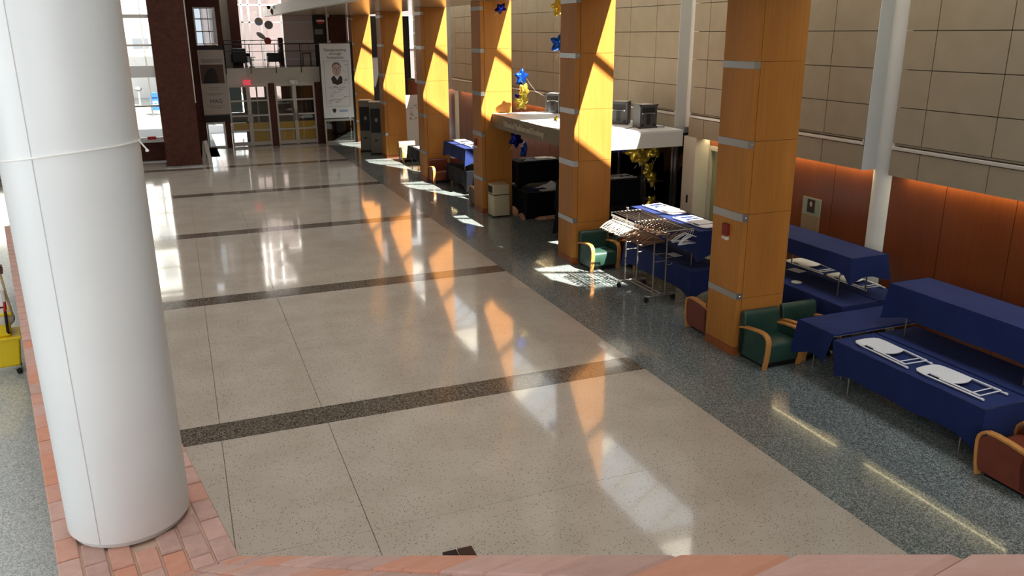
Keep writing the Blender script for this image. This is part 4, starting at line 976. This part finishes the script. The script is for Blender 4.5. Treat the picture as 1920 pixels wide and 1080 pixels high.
MB().tube([(-.18, .16, .6), (-.14, .2, .98), (.14, .2, .98), (.18, .16, .6)], .012, 6).build('backrest', 'steel', sl_, 60)
tb2 = thing('side_table', 'low dark side table between the balcony armchairs', 'table', (3.3, 40.3, 3.45)); MB().lathe([(.2, .42), (.2, .45)], 20).build('table_top', 'print_grey', tb2, 30); MB().tube([(0, 0, 0), (0, 0, .42)], .025, 8).build('stem', 'steel', tb2); MB().lathe([(.14, 0), (.14, .02)], 16).build('foot_plate', 'steel', tb2)
DISC = [(4.31, 5.81, .17, 'red_dark', 0, 'dark red disc hanging highest before the balcony glazing'), (3.62, 5.40, .17, 'print_blue', .6, 'blue and yellow disc hanging left before the balcony glazing'), (4.02, 5.26, .18, 'print_grey', 0, 'grey disc hanging in the middle before the balcony glazing'),
        (3.66, 4.82, .22, 'sketch_hair', 1.2, 'grey-brown tilted disc hanging low before the balcony glazing'), (3.92, 4.60, .15, 'red_dark', .2, 'dark red disc hanging lowest, at the railing'), (4.08, 5.98, .08, 'dark_metal', .4, 'small dark disc hanging near the top of the balcony glazing')]
for x, z, r, m, ti, lb in DISC:
    t = thing('hanging_disc', lb, 'mobile', (x, 38.6, z), 0, 'hanging mobile discs')
    d = MB().lathe([(r*.3, -.012), (r, -.004), (r, .004), (r*.3, .012)], 20).build('disc', m, t, 30); d.rotation_euler = (PI/2-.2, 0, 0) if ti < 1 else (.5, .6, 0)
    MB().tube([(0, 0, r*.5), (0, 0, 8.9-z)], .003, 4).build('wire', 'steel', t)
    if m == 'print_blue': MB().prism(ell(.04, .05, .09, .06, 12), 'y', -.03, -.02).build('yellow_patch', 'yellow_film', t)

# things seen through the entrance glass
car = thing('parked_van', 'white van parked outside, seen through the left entrance door', 'van', (2.6, 50, 0))
MB().prism([(-1.6, .35), (1.6, .35), (1.6, 1.0), (1.1, 1.15), (.7, 1.9), (-1.6, 1.95)], 'y', 0, 1.8).build('body', 'white_plastic', car, bevel=.05)
B('side_window', 'facade_win', car, -.6, .5, -.02, 0, 1.2, 1.75)
for x in (-1.0, 1.0):
    w_ = MB().lathe([(.34, -.1), (.34, .1)], 20).build('wheel', 'rubber', car, 30); w_.location = (x, .05, .34); w_.rotation_euler = (PI/2, 0, 0)
ds = thing('display_stand', 'pale pedestal with bare twigs behind the low display glass', 'display', (6.6, 39.9, 0))
B('pedestal', 'kiosk_light', ds, -.25, .15, -.12, .12, 0, .75); B('pedestal_cap', 'kiosk_light', ds, -.29, .19, -.15, .15, .75, .82)
for i in range(6): MB().tube([(.55, 0, 0), (.5+.06*i-.1, 0, .45), (.35+.11*i-.1, .0, .85)], .008, 5).build('twig', 'sketch_hair', ds)

# ================================================================== MOP BUCKET, MOP AND CLEANER ON THE LANDING
ZL = 1.55
bk = thing('mop_bucket', 'yellow mop bucket with wringer on the pale landing', 'bucket', (-2.03, 9.32, ZL), .15)
MB().prism([(-.20, .10), (.20, .10), (.235, .40), (-.235, .40)], 'y', -.16, .16).build('bucket_body', 'yellow', bk, 40, bevel=.02)
MB().box(-.25, .25, -.18, .18, .385, .42).build('rim', 'yellow', bk, bevel=.012)
MB().prism([(-.16, .42), (.16, .42), (.19, .66), (-.19, .66)], 'y', -.13, .13).build('wringer', 'yellow', bk, 40, bevel=.015)
MB().box(-.20, .20, -.145, .145, .64, .67).build('wringer_rim', 'yellow', bk, bevel=.01); B('wringer_inside', 'bin_dark', bk, -.16, .16, -.11, .11, .668, .674)
h = MB().tube([(.15, -.15, .46), (.14, -.16, .48), (.15, -.16, .70)], .014, 7).build('wringer_handle', 'bin_dark', bk, 60)
MB().tube([(.15, -.16, .70), (.16, -.16, .80)], .014, 7).build('handle_sleeve', 'red', h, 60); MB().tube([(.16, -.16, .80), (.16, -.16, .92)], .018, 8).build('handle_grip', 'kiosk_light', h, 60)
wr_ = MB().prism([(-.09, .17), (-.01, .17), (-.05, .24)], 'y', -.186, -.176).build('warning_triangle', 'print_dark', bk); B('warning_text', 'print_dark', bk, -.12, .0, -.19, -.18, .27, .30); B('warning_text', 'print_dark', bk, -.12, .0, -.19, -.18, .33, .345)
for x in (-.17, .17):
    for y in (-.12, .12):
        c = MB().lathe([(.035, -.014), (.04, 0), (.035, .014)], 14).build('caster', 'rubber', bk, 40); c.location = (x, y, .041); c.rotation_euler = (0, PI/2, .4); B('caster_mount', 'steel', bk, x-.02, x+.02, y-.02, y+.02, .06, .11)
mp = thing('mop', 'mop with a pale pole standing in the yellow bucket', 'mop', (-2.03, 9.28, ZL))
MB().tube([(.215, -.02, .60), (.20, -.07, .90), (.19, -.10, 1.13), (.165, -.15, 1.55)], .012, 8).build('pole', 'wood_pole', mp, 60)
hd = MB().ellip((.12, .0, .60), .11, .09, .10, 12, 8).build('mop_head', 'mop_white', mp, 40)

def skin_body():
    """cleaner standing on the landing, holding the mop pole with the right hand"""
    J = {'pelvis': (0, 0, .95, .15), 'chest': (0, .02, 1.28, .16), 'neckb': (0, .0, 1.46, .09), 'neck': (0, -.01, 1.52, .055), 'head': (0, -.03, 1.62, .085), 'crown': (0, -.02, 1.72, .07),
         'hl': (-.10, 0, .88, .10), 'kl': (-.12, -.04, .50, .065), 'al': (-.12, .02, .10, .045), 'tl': (-.13, -.14, .045, .04),
         'hr': (.10, 0, .88, .10), 'kr': (.12, -.05, .50, .065), 'ar': (.12, .01, .10, .045), 'tr': (.13, -.15, .045, .04),
         'sr': (.19, 0, 1.42, .068), 'er': (.36, -.06, 1.20, .045), 'wr': (.52, -.16, 1.14, .03),
         'sl': (-.19, 0, 1.42, .068), 'el': (-.24, -.04, 1.14, .045), 'wl': (-.16, -.22, 1.02, .032)}
    E_ = [('pelvis', 'chest'), ('chest', 'neckb'), ('neckb', 'neck'), ('neck', 'head'), ('head', 'crown'), ('pelvis', 'hl'), ('hl', 'kl'), ('kl', 'al'), ('al', 'tl'), ('pelvis', 'hr'), ('hr', 'kr'), ('kr', 'ar'), ('ar', 'tr'),
          ('neckb', 'sr'), ('sr', 'er'), ('er', 'wr'), ('neckb', 'sl'), ('sl', 'el'), ('el', 'wl')]
    return J, E_
def skin_mesh(name, V, Eg, R, root, m, sub=2):
    me = bpy.data.meshes.new(name); me.from_pydata(V, Eg, []); o = bpy.data.objects.new(name, me); COL.objects.link(o)
    s = o.modifiers.new('skin', 'SKIN'); s.use_smooth_shade = True
    for i, r in enumerate(R): me.skin_vertices[0].data[i].radius = (r, r)
    me.skin_vertices[0].data[root].use_root = True
    u = o.modifiers.new('sub', 'SUBSURF'); u.levels = sub; u.render_levels = sub
    bpy.context.view_layer.update(); dg = bpy.context.evaluated_depsgraph_get()
    m2 = bpy.data.meshes.new_from_object(o.evaluated_get(dg)); bpy.data.objects.remove(o)
    m2.materials.clear(); m2.materials.append(MATS[m])
    for p in m2.polygons: p.use_smooth = True
    return m2
J, E_ = skin_body(); keys = list(J); idx = {k: i for i, k in enumerate(keys)}
pe = thing('person', 'person in dark work clothes at the left edge, one hand gripping the mop pole', 'person', (-2.42, 9.375, ZL))
bme = skin_mesh('body', [J[k][:3] for k in keys], [(idx[a], idx[b]) for a, b in E_], [J[k][3] for k in keys], 0, 'uniform')
for mm in ('skin', 'uniform_dark', 'shoe'): bme.materials.append(MATS[mm])
for p in bme.polygons:
    c = p.center
    if c.z > 1.50 or (c.x > .42 and c.z > .9) or (abs(c.x+.16) < .08 and c.z < 1.06 and c.y < -.17): p.material_index = 1
    elif c.z < .12: p.material_index = 3
    elif c.z < .95 and not (c.x < -.15 and c.y < -.1): p.material_index = 2
body = link('body', bme, None, pe)
MB().ellip((0, -.015, 1.68), .095, .10, .085, 16, 10).build('hair', 'hair', pe, 40)
MB().ellip((0, -.118, 1.615), .014, .02, .02, 8, 6).build('nose', 'skin', pe, 40)
for x in (-.035, .035): MB().ellip((x, -.105, 1.635), .012, .008, .008, 8, 6).build('eye', 'paper', pe, 40)
for x in (-.088, .088): MB().ellip((x, -.03, 1.62), .012, .02, .03, 8, 6).build('ear', 'skin', pe, 40)
MB().ellip((0, -.11, 1.575), .025, .008, .007, 8, 6).build('mouth', 'red_dark', pe, 40)
# right hand: palm and five curled fingers round the pole at about (.47, -.13, 1.14)
HV = []; HE = []; HR = []
def hv(p, r, prev=None):
    HV.append(p); HR.append(r); i = len(HV)-1
    if prev is not None: HE.append((prev, i))
    return i
w0 = hv((.50, -.15, 1.135), .027); p0_ = hv((.535, -.165, 1.135), .030, w0); p1_ = hv((.565, -.17, 1.14), .030, p0_)
for i, L_ in enumerate((.95, 1.05, 1.0, .85)):
    z = 1.17-.024*i
    a = hv((.575, -.175, z), .0100, p1_); b = hv((.575+.030*L_, -.178, z), .0095, a); c = hv((.575+.036*L_, -.205, z-.002), .009, b); hv((.575+.012*L_, -.216, z-.004), .008, c)
t1 = hv((.545, -.19, 1.165), .012, p0_); t2 = hv((.562, -.212, 1.178), .0105, t1); hv((.585, -.215, 1.182), .009, t2)
link('right_hand', skin_mesh('right_hand', HV, HE, HR, 0, 'skin', 2), None, body)
HV = []; HE = []; HR = []
w0 = hv((-.16, -.22, 1.02), .03); p0_ = hv((-.15, -.27, .99), .032, w0); p1_ = hv((-.145, -.30, .97), .032, p0_)
for i in range(4):
    a = hv((-.175+.02*i, -.315, .955), .010, p1_); b = hv((-.175+.02*i, -.345, .935), .009, a); hv((-.172+.02*i, -.350, .905), .008, b)
t1 = hv((-.115, -.29, .985), .012, p0_); hv((-.10, -.325, .965), .010, t1)
link('left_hand', skin_mesh('left_hand', HV, HE, HR, 0, 'skin', 2), None, body)

# floor outlet box near the viewer
fb = thing('floor_box', 'small dark floor outlet cover peeking over the brick cap', 'floor box', (2.05, 6.65, 0))
B('lid', 'bin_dark', fb, -.14, .0, -.09, .09, 0, .02); B('lid', 'dark_seam', fb, .015, .16, -.09, .09, 0, .02)

# warm strip lamps hidden behind the panel overhang
cvs = [(4.0, 10.1), (10.8, 14.2), (14.3, 15.6), (23.3, 27.5), (28.2, 33.3), (34.0, 39.2)]
for i, (a, b) in enumerate(cvs):
    t = thing('cove_lamp', 'warm strip lamp hidden above the wood wall, number %s from the viewer' % ['one', 'two', 'three', 'four', 'five', 'six'][i], 'lamp', (10.87, (a+b)/2, 2.655), 0, 'cove strip lamps')
    B('housing', 'alu_light', t, -.05, .05, -(b-a)/2, (b-a)/2, -.012, .0)
    l = bpy.data.lights.new('cove_light', 'AREA'); l.shape = 'RECTANGLE'; l.size = .06; l.size_y = b-a; l.energy = 4.6*(b-a); l.color = (1, .84, .44)
    lo = bpy.data.objects.new('cove_light', l); COL.objects.link(lo); lo.parent = t; lo.location = (0, 0, -.016); lo.rotation_euler = (0, math.radians(-14), 0)
for o in AP:
    if o not in used: pass
